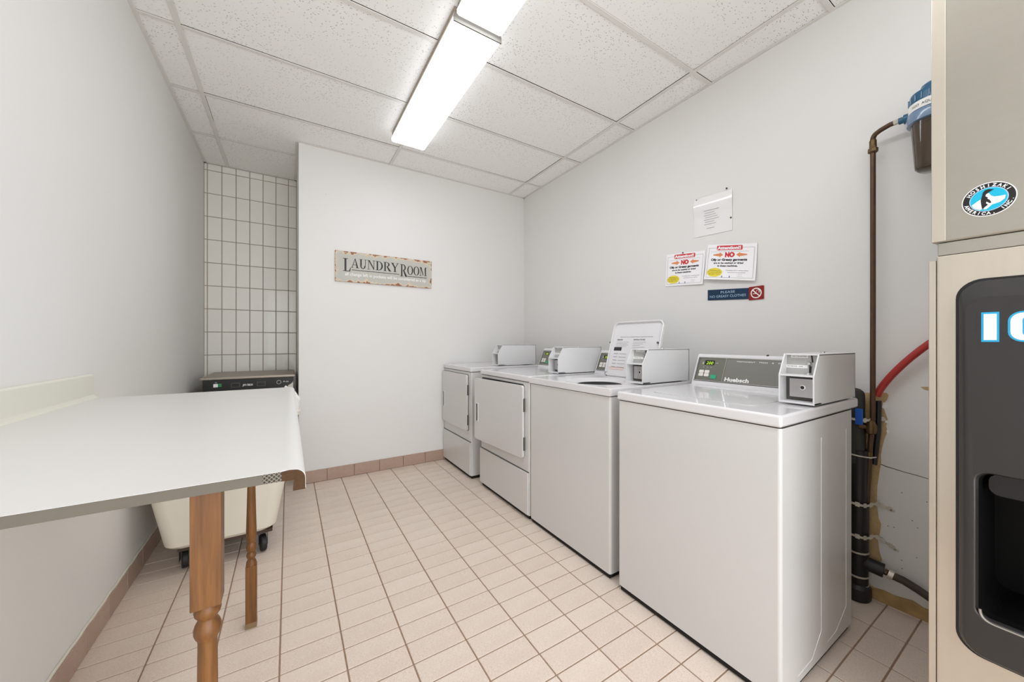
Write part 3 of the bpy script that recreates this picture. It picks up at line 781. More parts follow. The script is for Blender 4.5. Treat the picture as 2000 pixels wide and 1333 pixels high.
def leg(cx, cy, w_=0.036):
    h = w_ / 2; bm = bmesh.new()
    add_box(bm, (cx - h, cy - h, 0.737), (cx + h, cy + h, Z - 0.0155), 0.0012)
    add_box(bm, (cx - h, cy - h, 0.0), (cx + h, cy + h, 0.245), 0.0012)
    pr = [(0.0175, 0.742), (0.0135, 0.736), (0.0150, 0.732), (0.0168, 0.727), (0.0155, 0.721), (0.0118, 0.716), (0.0118, 0.713), (0.0150, 0.707), (0.0170, 0.700), (0.0168, 0.694), (0.0150, 0.688), (0.0124, 0.684), (0.0118, 0.680),
          (0.0120, 0.66), (0.0126, 0.60), (0.0140, 0.52), (0.0158, 0.44), (0.0172, 0.385), (0.0174, 0.362), (0.0160, 0.347), (0.0122, 0.337), (0.0122, 0.334), (0.0158, 0.329), (0.0178, 0.318), (0.0160, 0.306), (0.0118, 0.299), (0.0118, 0.296), (0.0150, 0.291), (0.0165, 0.284), (0.0150, 0.277), (0.0120, 0.272), (0.0120, 0.268), (0.0165, 0.258), (0.0175, 0.243)]
    add_lathe(bm, pr[::-1], (cx, cy, 0), n=24)
    l = finish('leg', bm, M['oak'], ct)
    box('worn_foot', (cx - h - 0.0004, cy - h - 0.0004, 0.001), (cx + h + 0.0004, cy + h + 0.0004, 0.022), M['oak_end'], l)
leg(-0.1035, 0.752); leg(-0.1235, 1.861)

# ------------------------------------------------------------------ laundry cart + bag
cart = thing('laundry_cart', 'ivory plastic laundry cart on casters parked behind the folding counter', 'cart', (-0.28, 2.75, 0))
def loop(x0, x1, y0, y1, r, z): return [(a, b, z) for a, b in rrect(x0, x1, y0, y1, r, 6)]
bm = bmesh.new(); rings = []
for (x0, x1, y0, y1, r, z) in ((-0.485, -0.075, 2.455, 3.03, 0.05, 0.128), (-0.503, -0.055, 2.437, 3.05, 0.06, 0.145), (-0.55, -0.010, 2.41, 3.09, 0.065, 0.40), (-0.592, 0.042, 2.375, 3.13, 0.07, 0.735),
                               (-0.606, 0.056, 2.362, 3.145, 0.075, 0.738), (-0.607, 0.057, 2.361, 3.146, 0.075, 0.755), (-0.596, 0.046, 2.372, 3.135, 0.07, 0.757), (-0.588, 0.038, 2.38, 3.127, 0.07, 0.74), (-0.50, -0.06, 2.44, 3.045, 0.06, 0.15)):
    rings.append([bm.verts.new(p) for p in loop(x0, x1, y0, y1, r, z)])
for A, B in zip(rings, rings[1:]):
    for k in range(len(A)): bm.faces.new((A[k], A[(k + 1) % len(A)], B[(k + 1) % len(A)], B[k]))
bm.faces.new(rings[0]); bm.faces.new(rings[-1]); bmesh.ops.recalc_face_normals(bm, faces=bm.faces)
finish('tub', bm, M['cart'], cart)
box('base_plate', (-0.45, 2.455, 0.112), (-0.072, 3.02, 0.128), M['cartbase'], cart, 0.002)
for cx, cy in ((-0.435, 2.53), (-0.115, 2.50), (-0.435, 2.96), (-0.115, 2.96)):
    bm = bmesh.new(); add_lathe(bm, [(0, -0.013), (0.012, -0.014), (0.040, -0.013), (0.044, -0.009), (0.044, 0.009), (0.040, 0.013), (0.012, 0.014), (0, 0.013)], (cx, cy, 0.044), (1, 0.2, 0), 24)
    wv = finish('caster', bm, M['rubber'], cart)
    bm = bmesh.new()
    for s in (-1, 1): add_box(bm, (cx + s * 0.020 - 0.0015, cy - 0.016, 0.036), (cx + s * 0.020 + 0.0015, cy + 0.016, 0.108))
    add_box(bm, (cx - 0.022, cy - 0.02, 0.100), (cx + 0.022, cy + 0.02, 0.112)); finish('caster_fork', bm, M['gasket'], wv, smooth=False)
bm = bmesh.new(); bmesh.ops.create_icosphere(bm, subdivisions=4, radius=1.0)
for v in bm.verts:
    p = v.co.copy(); k = 1 + 0.10 * math.sin(7 * p.x + 3 * p.z) * math.sin(5 * p.y + 1) + 0.05 * math.sin(17 * p.z + 9 * p.x)
    v.co = Vector((0.000 + 0.052 * p.x * k, 2.47 + 0.09 * p.y * k, 0.800 + 0.082 * p.z * k - 0.015 * p.x))
tag(finish('laundry_bag', bm, M['bag'], loc=(0.0, 2.47, 0.72)), 'white plastic bag bulging over the rim of the laundry cart', 'bag')

# ------------------------------------------------------------------ undercounter machine in the alcove
ap = thing('undercounter_dishwasher', 'stainless undercounter machine with black control strip standing in the tiled alcove', 'dishwasher', (-0.25, 3.96, 0))
box('cabinet', (-0.535, 3.665, 0.10), (0.035, 4.28, 0.845), M['steel'], ap, 0.003)
box('top_panel', (-0.548, 3.648, 0.846), (0.048, 4.29, 0.866), M['steeltop'], ap, 0.004)
for fx in (-0.49, -0.01):
    for fy in (3.71, 4.22): lathe('foot', [(0.02, 0), (0.02, 0.01), (0.012, 0.02), (0.012, 0.10)], (fx, fy, 0), M['steel'], ap, n=12)
box('door', (-0.53, 3.652, 0.14), (0.03, 3.664, 0.735), M['steel'], ap, 0.003)
bm = bmesh.new()
add_prism(bm, [(-0.532, 0.742), (-0.532, 0.844), (0.036, 0.844), (0.036, 0.822), (0.030, 0.805), (0.018, 0.790), (0.0, 0.78), (-0.02, 0.742)], 'y', 3.650, 3.664)
cp = finish('control_strip', bm, M['black'], ap, smooth=False)
fr = Plane((-0.532, 3.650, 0.742), (1, 0, 0), (0, 0, 1))
bm = bmesh.new(); add_slab(bm, fr, [(0.062, 0.050), (0.088, 0.050), (0.088, 0.075), (0.062, 0.075)], 0, 0.004); finish('rocker_switch', bm, M['white'], cp, smooth=False)
bm = bmesh.new(); add_slab(bm, fr, [(0.088, 0.052), (0.110, 0.052), (0.110, 0.076), (0.088, 0.076)], 0, 0.004); finish('green_lamp', bm, M['appgreen'], cp, smooth=False)
for a in (0.165, 0.325):
    bm = bmesh.new(); add_slab(bm, fr, [(a, 0.042), (a + 0.055, 0.042), (a + 0.055, 0.076), (a, 0.076)], 0, 0.0025); finish('display_window', bm, M['gasket'], cp, smooth=False)
    bm = bmesh.new(); add_slab(bm, fr, [(a + 0.004, 0.046), (a + 0.051, 0.046), (a + 0.051, 0.072), (a + 0.004, 0.072)], 0.0025, 0.0032); finish('display_glass', bm, M['black'], cp, smooth=False)
bm = bmesh.new(); add_ring(bm, fr, 0.468, 0.066, 0.0155, 0.0155, 0.013, 0.013, 0.003, 24); finish('dial_ring', bm, M['button'], cp, smooth=False)
lathe('dial', [(0, 0), (0.012, 0), (0.011, 0.010), (0, 0.010)], fr(0.468, 0.066, 0), M['black'], cp, (0, -1, 0), 20)
lettering(fr, [dict(s='JET-TECH', x=0.236, y=0.050, h=0.014, width=0.066, bold=0.03, shear=0.25, lift=0.001), dict(s='F-16', x=0.498, y=0.064, h=0.010, width=0.034, bold=0.02, lift=0.001), dict(s='ON', x=0.07, y=0.081, h=0.006, lift=0.001)], M['white'], cp)

# ------------------------------------------------------------------ ice machine on dispenser
XF = 1.36; YW = -0.345
im = thing('ice_machine', 'stainless ice maker with round penguin sticker, stacked on the ice dispenser', 'ice machine', (1.72, -0.06, 1.385))
bm = bmesh.new()
add_box(bm, (XF, YW, 1.385), (2.06, 0.228, 2.14), 0.006, 3)
finish('casing', bm, M['steel'], im)
box('corner_trim', (XF - 0.003, 0.205, 1.387), (XF + 0.02, 0.230, 2.138), M['steel2'], im, 0.002)
fr = xz_frame(XF - 0.0004, 0.138, 1.469)
EX, EZ = 0.0395, 0.0372
sticker = []
bm = bmesh.new(); add_slab(bm, fr, ell(0, 0, EX + 0.0018, EZ + 0.0018, 40), 0, 0.0005); stk = finish('round_sticker', bm, M['white'], im, smooth=False)
bm = bmesh.new(); add_poly(bm, fr, ell(0, 0, EX, EZ, 40), 0.0008); finish('black_ring', bm, M['black'], stk, smooth=False)
bm = bmesh.new(); add_poly(bm, fr, ell(0, 0, EX * 0.74, EZ * 0.74, 40), 0.0011); finish('pale_ring', bm, M['signtext'], stk, smooth=False)
bm = bmesh.new(); add_poly(bm, fr, ell(0, 0, EX * 0.70, EZ * 0.70, 40), 0.0014); finish('cyan_disc', bm, M['logoblue'], stk, smooth=False)
bm = bmesh.new()
k = EX * 0.7
def P_(pts): return [(a * k, b * k) for a, b in pts]
add_poly(bm, fr, P_([(-0.92, -0.28), (-0.6, -0.02), (-0.38, 0.12), (-0.28, 0.16), (-0.22, -0.75), (-0.5, -0.78), (-0.8, -0.55)]), 0.0017)
add_poly(bm, fr, P_([(-0.28, 0.3), (-0.12, 0.52), (0.02, 0.5), (0.14, 0.25), (0.3, 0.12), (0.62, 0.08), (0.9, 0.08), (0.86, -0.2), (0.6, -0.42), (0.2, -0.5), (-0.1, -0.8), (-0.25, -0.8)]), 0.0017)
finish('white_iceberg', bm, M['white'], stk, smooth=False)
bm = bmesh.new()
add_poly(bm, fr, P_([(-0.36, 0.28), (-0.3, 0.62), (-0.18, 0.80), (0.02, 0.84), (0.16, 0.78), (0.3, 0.76), (0.14, 0.64), (-0.02, 0.52), (-0.14, 0.42), (-0.16, 0.28), (-0.02, 0.14), (-0.06, 0.06), (0.08, -0.1), (0.16, -0.34), (0.06, -0.36), (-0.1, -0.18), (-0.14, -0.3), (-0.02, -0.46), (-0.2, -0.62), (-0.34, -0.78), (-0.4, -0.3), (-0.42, 0.0)]), 0.0020)
finish('penguin', bm, M['black'], stk, smooth=False)
def arc_text(word, a_mid, span, rx, ry, hgt, inward, mat):
    bm = bmesh.new(); n_ = len(word)
    for i, ch in enumerate(word):
        if ch == ' ': continue
        a = math.radians(a_mid + (span / 2 - span * i / (n_ - 1)) * (1 if not inward else -1))
        x_, y_ = rx * math.cos(a), ry * math.sin(a)
        rot = a - PI / 2 if not inward else a + PI / 2
        add_text(bm, fr, ch, x_, y_, hgt, width=None, align='C', bold=0.03, lift=0.0012, rot=rot)
    finish('lettering', bm, mat, stk, smooth=False)
arc_text('HOSHIZAKI', 90, 120, EX * 0.775, EZ * 0.775, 0.0066, False, M['white'])
arc_text('AMERICA, INC.', 270, 150, EX * 0.945, EZ * 0.945, 0.0064, True, M['white'])

idp = thing('ice_dispenser', 'stainless floor-standing ice dispenser with charcoal front at right edge', 'ice dispenser', (1.72, -0.06, 0))
bm = bmesh.new(); add_box(bm, (XF + 0.25, YW, 0.04), (2.06, 0.222, 1.352), 0.002)
for lo_, hi_ in (((XF + 0.006, 0.210, 0.04), (XF + 0.25, 0.222, 1.352)), ((XF + 0.006, YW, 0.04), (XF + 0.25, YW + 0.012, 1.352)), ((XF + 0.006, YW, 1.34), (XF + 0.25, 0.222, 1.352)), ((XF + 0.006, YW, 0.04), (XF + 0.25, 0.222, 0.06))): add_box(bm, lo_, hi_)
finish('casing', bm, M['steel2'], idp, smooth=False)
bm = bmesh.new(); rings = []
_f = xz_frame(XF, 0.222, 0.04); _W, _H = 0.222 - YW, 1.312
for o_, lf in ((rrect(0, _W, 0, _H, 0.0008, 8), -0.008), (rrect(0, _W, 0, _H, 0.0008, 8), -0.005), (rrect(0.0015, _W - 0.0015, 0.0015, _H - 0.0015, 0.0008, 8), -0.0015), (rrect(0.005, _W - 0.005, 0.005, _H - 0.005, 0.0008, 8), 0.0),
               (rrect(0.0375, _W - 0.0405, 0.359, 1.241, 0.045, 8), 0.0), (rrect(0.0375, _W - 0.0405, 0.359, 1.241, 0.045, 8), -0.008)):
    rings.append([bm.verts.new(_f(a, b, lf)) for a, b in o_])
for A, B in zip(rings, rings[1:]):
    for k2 in range(len(A)): bm.faces.new((A[k2], A[(k2 + 1) % len(A)], B[(k2 + 1) % len(A)], B[k2]))
bmesh.ops.recalc_face_normals(bm, faces=bm.faces); finish('front_panel', bm, M['steel2'], idp)
box('top_collar', (XF + 0.004, YW + 0.004, 1.3525), (2.05, 0.220, 1.384), M['steel'], idp, 0.002)
box('side_flange', (XF + 0.004, 0.2225, 0.04), (2.05, 0.236, 1.342), M['steel2'], idp, 0.002)
box('plinth', (XF + 0.03, YW + 0.02, 0.0), (2.03, 0.20, 0.04), M['black'], idp)
# charcoal moulding with dispensing recess
ML, MR, MB, MT = 0.185, -0.305, 0.398, 1.282
fr = xz_frame(XF, ML, MB); MW = ML - MR; MH = MT - MB
bm = bmesh.new(); _a, _b = rrect(-0.004, MW + 0.004, -0.004, MH + 0.004, 0.045, 8), rrect(0.012, MW - 0.012, 0.012, MH - 0.012, 0.045, 8)
for k2 in range(len(_a)): add_poly(bm, fr, [_a[k2], _a[(k2 + 1) % len(_a)], _b[(k2 + 1) % len(_a)], _b[k2]], 0.0008)
finish('moulding_outline', bm, M['black'], idp, smooth=False)  # thin black ring around the moulding
oL, oB, oT = 0.030, 0.098, 0.437
inner = lambda ins, r_: rrect(oL + ins, MW - oL - ins, oB + ins, oT - ins, r_, 8)
bm = bmesh.new(); rings = []
for o_, lf in ((rrect(0, MW, 0, MH, 0.045, 8), 0.0), (rrect(0.002, MW - 0.002, 0.002, MH - 0.002, 0.044, 8), 0.008), (rrect(0.010, MW - 0.010, 0.010, MH - 0.040, 0.038, 8), 0.021), (rrect(0.014, MW - 0.014, 0.014, MH - 0.044, 0.035, 8), 0.0225),
               (inner(-0.004, 0.024), 0.0225), (inner(0.0, 0.022), 0.019), (inner(0.003, 0.02), 0.010)):
    rings.append([bm.verts.new(fr(a, b, lf)) for a, b in o_])
for A, B in zip(rings, rings[1:]):
    for k2 in range(len(A)): bm.faces.new((A[k2], A[(k2 + 1) % len(A)], B[(k2 + 1) % len(A)], B[k2]))
bmesh.ops.recalc_face_normals(bm, faces=bm.faces)
fm = finish('front_moulding', bm, M['moulding'], idp)
bm = bmesh.new(); rings = []
for o_, lf in ((inner(0.003, 0.02), 0.0098), (inner(0.006, 0.02), -0.01), (inner(0.010, 0.03), -0.17)): rings.append([bm.verts.new(fr(a, b, lf)) for a, b in o_])
for A, B in zip(rings, rings[1:]):
    for k2 in range(len(A)): bm.faces.new((A[k2], A[(k2 + 1) % len(A)], B[(k2 + 1) % len(A)], B[k2]))
bm.faces.new(rings[-1])
finish('dispensing_recess', bm, M['recess'], idp, smooth=False)
bm = bmesh.new(); pts = bez([fr(oL + 0.006, oB + 0.02, 0.018), fr(oL + 0.006, oB - 0.004, 0.020), fr(oL + 0.03, oB - 0.004, 0.020)], 8) + [fr(MW - oL - 0.01, oB - 0.004, 0.020)]
add_tube(bm, pts, 0.0028, 8); finish('recess_lip', bm, M['steel'], idp)
# chute inside the recess
bm = bmesh.new(); add_slab(bm, fr, rrect(oL + 0.016, MW - oL - 0.016, oT - 0.055, oT - 0.006, 0.018, 5), -0.08, -0.012); finish('ice_chute', bm, M['black'], idp)
fi = xz_frame(XF - 0.0226, 0.1465, 1.137)
bm = bmesh.new(); add_slab(bm, fi, rrect(-0.007, 0.165, -0.004, 0.072, 0.004, 4), 0, 0.0006); pl = finish('sign_plate', bm, M['moulding'], idp, smooth=False)
def C_shape(ins):
    W_, H_ = 0.062, 0.068; r_o = 0.024; st = 0.026
    out = [(W_ - ins, 0.044 + ins)] if False else []
    o = rrect(ins, W_ - ins, ins, H_ - ins, r_o - ins, 6)
    return o
bm = bmesh.new(); add_rect(bm, fi, 0, 0, 0.0262, 0.068, 0.0010)
add_rect(bm, fi, 0.104, 0, 0.150, 0.068, 0.0010)
# C as a thick ring with a slot at the right
def c_ring(bm, ins, lf, x0=0.038, w_=0.056, h_=0.068, th=0.0235):
    o = rrect(x0 + ins, x0 + w_ - ins, ins, h_ - ins, 0.022 - ins, 6); i_ = rrect(x0 + th - ins, x0 + w_ - th + ins + 0.0, th - 0.006 - ins, h_ - th + 0.006 + ins, 0.006, 6)
    for a in range(len(o)):
        b = (a + 1) % len(o)
        if (o[a][0] > x0 + w_ - 0.01 and o[b][0] > x0 + w_ - 0.01 and 0.02 < (o[a][1] + o[b][1]) / 2 < 0.048): continue
        add_poly(bm, fi, [o[a], o[b], i_[b], i_[a]], lf)
c_ring(bm, 0, 0.0010)
finish('blue_outline', bm, M['iceblue'], pl, smooth=False)
bm = bmesh.new(); add_rect(bm, fi, 0.0036, 0.0042, 0.0226, 0.0638, 0.0014)
for b0, b1 in ((0.004, 0.018), (0.027, 0.041), (0.050, 0.064)): add_rect(bm, fi, 0.104 + 0.018, b0, 0.147, b1, 0.0014)
add_rect(bm, fi, 0.1075, 0.004, 0.124, 0.064, 0.0014)
c_ring(bm, 0.0036, 0.0014)
finish('lettering', bm, M['white'], pl, smooth=False)

# ------------------------------------------------------------------ water filter and plumbing on the right wall
FX, FY = 2.075, 0.345
wf = thing('water_filter', 'blue-capped water filter with smoky bowl mounted high beside the ice maker', 'water filter', (FX, FY, 1.80))
cap = lathe('filter_cap', [(0.066, 2.008), (0.068, 2.02), (0.068, 2.085), (0.064, 2.10), (0.040, 2.112), (0.034, 2.13), (0.020, 2.14), (0, 2.14)], (FX, FY, 0), M['fblue'], wf, n=36)
bm = bmesh.new()
for k in range(20): a = 2 * PI * k / 20; add_box(bm, (FX + 0.0685 * math.cos(a) - 0.002, FY + 0.0685 * math.sin(a) - 0.002, 2.064), (FX + 0.0685 * math.cos(a) + 0.002, FY + 0.0685 * math.sin(a) + 0.002, 2.09), 0.001)
finish('cap_grip', bm, M['fblue'], cap)
bm = bmesh.new()
def cyl(a, b, lift=0.0): th = a / 0.0692; return Vector((FX + math.cos(th) * (0.0692 + lift), FY + math.sin(th) * (0.0692 + lift), b))
for k in range(28):
    a0, a1 = 0.0692 * (PI * 0.35 + k * PI * 1.25 / 28), 0.0692 * (PI * 0.35 + (k + 1) * PI * 1.25 / 28); add_poly(bm, cyl, [(a0, 2.03), (a1, 2.03), (a1, 2.06), (a0, 2.06)], 0.0004)
lb = finish('label_band', bm, M['white'], wf)
bm = bmesh.new(); add_text(bm, lambda a, b, l=0: cyl(0.0692 * 2.35 + a, b, l), 'H2O  AQUA   PURE', 0, 2.040, 0.009, width=0.11, lift=0.0012); finish('lettering', bm, M['ink'], lb, smooth=False)
lathe('locking_ring', [(0.064, 1.985), (0.074, 1.988), (0.076, 2.012), (0.073, 2.026), (0.066, 2.028)], (FX, FY, 0), M['fring'], wf, n=36)
lathe('filter_bowl', [(0, 1.800), (0.040, 1.802), (0.051, 1.812), (0.0535, 1.83), (0.063, 1.985)], (FX, FY, 0), M['bowl'], wf, n=36)
lathe('filter_cartridge', [(0, 1.825), (0.034, 1.825), (0.036, 1.98), (0, 1.98)], (FX, FY, 0), M['cartridge'], wf, n=24)
box('mounting_bracket', (2.10, FY - 0.04, 2.05), (XR - 0.001, FY + 0.04, 2.11), M['steel'], wf, 0.002)
lathe('inlet_boss', [(0, 0), (0.019, 0), (0.019, 0.030), (0.013, 0.032), (0.013, 0.046)], (2.09, FY + 0.055, 2.040), M['fblue'], wf, (0, 1, 0), 18)

CXp, CYp = 2.115, 0.533
cpp = thing('copper_water_pipe', 'thin brown copper pipe rising up the wall to the filter', 'pipe', (CXp, CYp, 0.25))
pts = [(2.095, 0.442, 2.045), (2.098, 0.475, 2.044), (2.104, 0.505, 2.038)] + bez([(2.108, 0.515, 2.035), (2.112, 0.534, 2.03), (CXp, CYp, 2.005)], 6) + [(CXp, CYp, 1.95), (CXp, CYp, 1.3), (CXp, CYp + 0.001, 0.80)]
tube('riser', pts, 0.0098, M['copper'], cpp, 12)
tube('lower_run', [(CXp, CYp + 0.001, 0.80), (CXp, 0.541, 0.70), (CXp, 0.552, 0.45), (CXp - 0.005, 0.566, 0.26)], 0.0095, M['copper'], cpp, 12)
lathe('union_nut', [(0.013, 0), (0.018, 0.004), (0.018, 0.018), (0.013, 0.022), (0.0135, 0.03)], (CXp, CYp, 1.955), M['brass'], cpp, n=8)
lathe('solder_collar', [(0.012, 0), (0.0125, 0.002), (0.0125, 0.022), (0.012, 0.024)], (CXp, CYp, 1.985), M['brass'], cpp, n=14)
tube('adapter', [(2.094, 0.432, 2.045), (2.096, 0.462, 2.044)], 0.0115, M['galv'], cpp, 8)
vb = lathe('valve_body', [(0.012, -0.03), (0.019, -0.026), (0.022, -0.012), (0.022, 0.006), (0.016, 0.02), (0.012, 0.03)], (CXp, 0.540, 0.765), M['brass'], cpp, n=10)
lathe('valve_stem', [(0, 0), (0.008, 0), (0.012, 0.018), (0.012, 0.03), (0, 0.032)], (CXp - 0.01, 0.550, 0.765), M['brass'], vb, (-0.4, 0.9, 0), 10)
box('valve_handle', (2.07, 0.556, 0.775), (2.078, 0.582, 0.845), M['bluetag'], cpp, 0.003)
for z in (0.63, 0.30): lathe('solder_joint', [(0.012, 0), (0.012, 0.025)], (CXp - (0.004 if z < 0.5 else 0), 0.5455 if z > 0.5 else 0.563, z), M['brass'], cpp, n=12)

dp_ = thing('drain_pipe', 'thick black drain pipe strapped to the damaged wall behind the nearest washer', 'pipe', (2.12, 0.575, 0))
tube('pipe_stack', [(2.118, 0.585, 0.03), (2.118, 0.582, 0.5), (2.118, 0.580, 0.66)], 0.036, M['abs'], dp_, 20)
tube('foam_sleeve', [(2.115, 0.590, 0.60), (2.115, 0.594, 0.85), (2.115, 0.594, 0.90)] + [(2.115, 0.594, 0.90 + 0.03 * math.sin(a)) for a in (0.5, 1.0, 1.4)], [0.034, 0.034, 0.034, 0.0305, 0.019, 0.006], M['insul'], dp_, 20)
tube('thin_black_line', [(2.14, 0.535, 0.60), (2.14, 0.522, 0.75), (2.135, 0.519, 0.88)], 0.010, M['abs'], dp_, 10)
tube('elbow', bez([(2.118, 0.585, 0.16), (2.118, 0.56, 0.165), (2.122, 0.53, 0.16), (2.126, 0.50, 0.156)], 8), 0.0285, M['abs'], dp_, 16)
for z in (0.06, 0.10, 0.205): lathe('pipe_band', [(0.037, 0), (0.0385, 0.001), (0.0385, 0.007), (0.037, 0.008)], (2.118, 0.585, z), M['galv'], dp_, n=24)
lathe('pipe_foot', [(0.045, 0.0), (0.05, 0.01), (0.05, 0.055), (0.037, 0.07)], (2.115, 0.588, 0.0), M['abs'], dp_, n=20)
def strap(ya, yb, z, drop, lab):
    s = thing('pipe_strap', lab, 'strap', (XR - 0.004, yb, z - drop), 'perforated metal straps')
    path = [Vector((2.075, 0.615, z)), Vector((2.073, 0.590, z - 0.003)), Vector((2.079, 0.560, z - 0.005)), Vector((2.095, 0.544, z - 0.004)), Vector((2.13, 0.532, z)), Vector((2.160, 0.520, z - drop * 0.3)), Vector((XR - 0.003, 0.505, z - drop * 0.6)), Vector((XR - 0.003, yb, z - drop))]
    bm = bmesh.new()
    for a, b in zip(path, path[1:]):
        d = (b - a); n_ = Vector((-1, -0.2, 0)) * 0.0015
        for (f0, f1, w0) in ((0.0, 0.25, 0.5), (0.25, 0.75, 1.0), (0.75, 1.0, 0.5)):
            p, q = a + d * f0, a + d * f1; hh = 0.0095 * w0
            vs4 = [p + Vector((0, 0, -hh)), q + Vector((0, 0, -hh)), q + Vector((0, 0, hh)), p + Vector((0, 0, hh))]
            A = [bm.verts.new(v) for v in vs4]; B = [bm.verts.new(v + n_) for v in vs4]
            bm.faces.new(A[::-1]); bm.faces.new(B)
            for k in range(4): bm.faces.new((A[k], A[(k + 1) % 4], B[(k + 1) % 4], B[k]))
    st_ = finish('perforated_band', bm, M['galv'], s, smooth=False)
    lathe('anchor_screw', [(0, 0), (0.005, 0), (0.004, 0.003), (0, 0.003)], (XR - 0.004, yb + 0.012, z - drop + 0.002), M['chrome'], s, (-1, 0, 0), 10)
strap(0, 0.505, 0.80, 0.0, 'perforated metal strap highest on the pipes, beside the blue valve handle')
strap(0, 0.474, 0.43, 0.02, 'perforated metal strap, middle one halfway down the black pipe')
strap(0, 0.462, 0.29, 0.045, 'perforated metal strap lowest on the pipes, bent at its loose end')
tag(tube('zip_tie', [(2.11, 0.625, 0.645), (2.078, 0.605, 0.640), (2.079, 0.57, 0.637), (2.10, 0.537, 0.634), (2.14, 0.526, 0.634)], 0.0032, M['galv'], None, 6, loc=(2.11, 0.6, 0.64)), 'thin pale zip tie cinched round the copper and black pipes', 'tie')

tag(tube('red_hose', bez([(2.14, 0.527, 0.90), (2.14, 0.51, 0.96), (2.135, 0.44, 1.06), (2.125, 0.36, 1.145), (2.11, 0.28, 1.20)], 18), 0.0135, M['red'], None, 14, loc=(2.14, 0.527, 0.9)), 'red rubber hose curving from the pipes behind the ice dispenser', 'hose')
hz = thing('drain_hose', 'dark brown drain hose running low along the wall behind the dispenser', 'hose', (2.12, 0.44, 0.14))
tube('hose', [(2.125, 0.475, 0.150), (2.128, 0.44, 0.146), (2.13, 0.40, 0.132), (2.13, 0.36, 0.116), (2.12, 0.24, 0.08), (2.11, 0.1, 0.05)], 0.0155, M['brownhose'], hz, 14)
tube('coupling', [(2.126, 0.498, 0.156), (2.125, 0.488, 0.153)], 0.0135, M['brass'], hz, 8)
tube('hose_clamp', [(2.125, 0.486, 0.153), (2.126, 0.470, 0.149)], 0.0205, M['galv'], hz, 14)

# wall damage: parts of the right wall
def ragged(yc, zc, pts, mat, name, lift):
    bm = bmesh.new(); frw = xz_frame(XR, 0, 0)
    add_slab(bm, frw, [(-a, b) for a, b in pts][::1], 0.0, lift)
    bmesh.ops.recalc_face_normals(bm, faces=bm.faces)
    o = finish(name, bm, mat, wr, smooth=False); return o
rp = random.Random(3)
pts = []
L_ = [(0.60, 0.905), (0.52, 0.912), (0.502, 0.915), (0.495, 0.905), (0.500, 0.885), (0.512, 0.865), (0.508, 0.835), (0.498, 0.800), (0.503, 0.770), (0.499, 0.745), (0.508, 0.715), (0.515, 0.680), (0.520, 0.640), (0.519, 0.605), (0.524, 0.570), (0.532, 0.50), (0.533, 0.42), (0.528, 0.36), (0.519, 0.335), (0.523, 0.30), (0.530, 0.26), (0.524, 0.21), (0.516, 0.18), (0.525, 0.15), (0.60, 0.15)]
ragged(0, 0, L_, M['plaster'], 'exposed_plaster', 0.0016)
ragged(0, 0, [(0.512, 0.872), (0.503, 0.868), (0.500, 0.852), (0.508, 0.842), (0.516, 0.850)], M['white'], 'torn_paint_flake', 0.004)
ragged(0, 0, [(0.505, 0.795), (0.494, 0.792), (0.497, 0.783), (0.507, 0.785)], M['white'], 'torn_paint_flake', 0.004)
ragged(0, 0, [(0.502, 0.752), (0.494, 0.756), (0.491, 0.744), (0.499, 0.738)], M['white'], 'torn_paint_flake', 0.004)
ragged(0, 0, [(0.398, 0.951), (0.385, 0.953), (0.30, 0.958), (0.30, 0.934), (0.372, 0.937), (0.388, 0.942)], M['plaster'], 'plaster_chip', 0.0015)
ragged(0, 0, [(0.53, 0.604), (0.505, 0.596), (0.49, 0.594), (0.45, 0.588), (0.41, 0.585), (0.372, 0.580), (0.30, 0.574), (0.30, 0.5725), (0.372, 0.578), (0.41, 0.5825), (0.45, 0.5855), (0.49, 0.591), (0.505, 0.5925), (0.53, 0.600)], M['crack'], 'plaster_crack', 0.0008)
for k in range(9):
    a, b = rp.uniform(0.38, 0.5), rp.uniform(0.15, 0.55); ragged(0, 0, [(a, b), (a - 0.003, b + 0.001), (a - 0.004, b - 0.002), (a - 0.001, b - 0.003)], M['crack'], 'wall_nick', 0.0006)

# ------------------------------------------------------------------ notices on the right wall
class Sheet:
    def __init__(s, TL, TR, BR, BL, curl): s.c = [Vector((XR - 0.002, *p)) for p in (TL, TR, BR, BL)]; s.curl = curl; s.W = (s.c[0] - s.c[1]).length; s.H = (s.c[0] - s.c[3]).length
    def __call__(s, a, b, lift=0.0):
        u, v = a / s.W, 1 - b / s.H
        p = s.c[0].lerp(s.c[1], u).lerp(s.c[3].lerp(s.c[2], u), v)
        p.x -= s.curl(u, v) + lift; return p
def sheet_mesh(fn, n=10):
    bm = bmesh.new(); g = [[bm.verts.new(fn(fn.W * i / n, fn.H * j / n, 0)) for j in range(n + 1)] for i in range(n + 1)]
    for i in range(n):
        for j in range(n): bm.faces.new((g[i][j], g[i + 1][j], g[i + 1][j + 1], g[i][j + 1]))
    bm.normal_update(); r_ = bmesh.ops.solidify(bm, geom=bm.faces[:], thickness=0.0005)
    return bm
def tack(p, parent, mat='black'): lathe('push_pin', [(0, 0), (0.0045, 0), (0.005, 0.003), (0.003, 0.006), (0, 0.007)], (XR - 0.003, p[0], p[1]), M[mat], parent, (-1, 0, 0), 12)

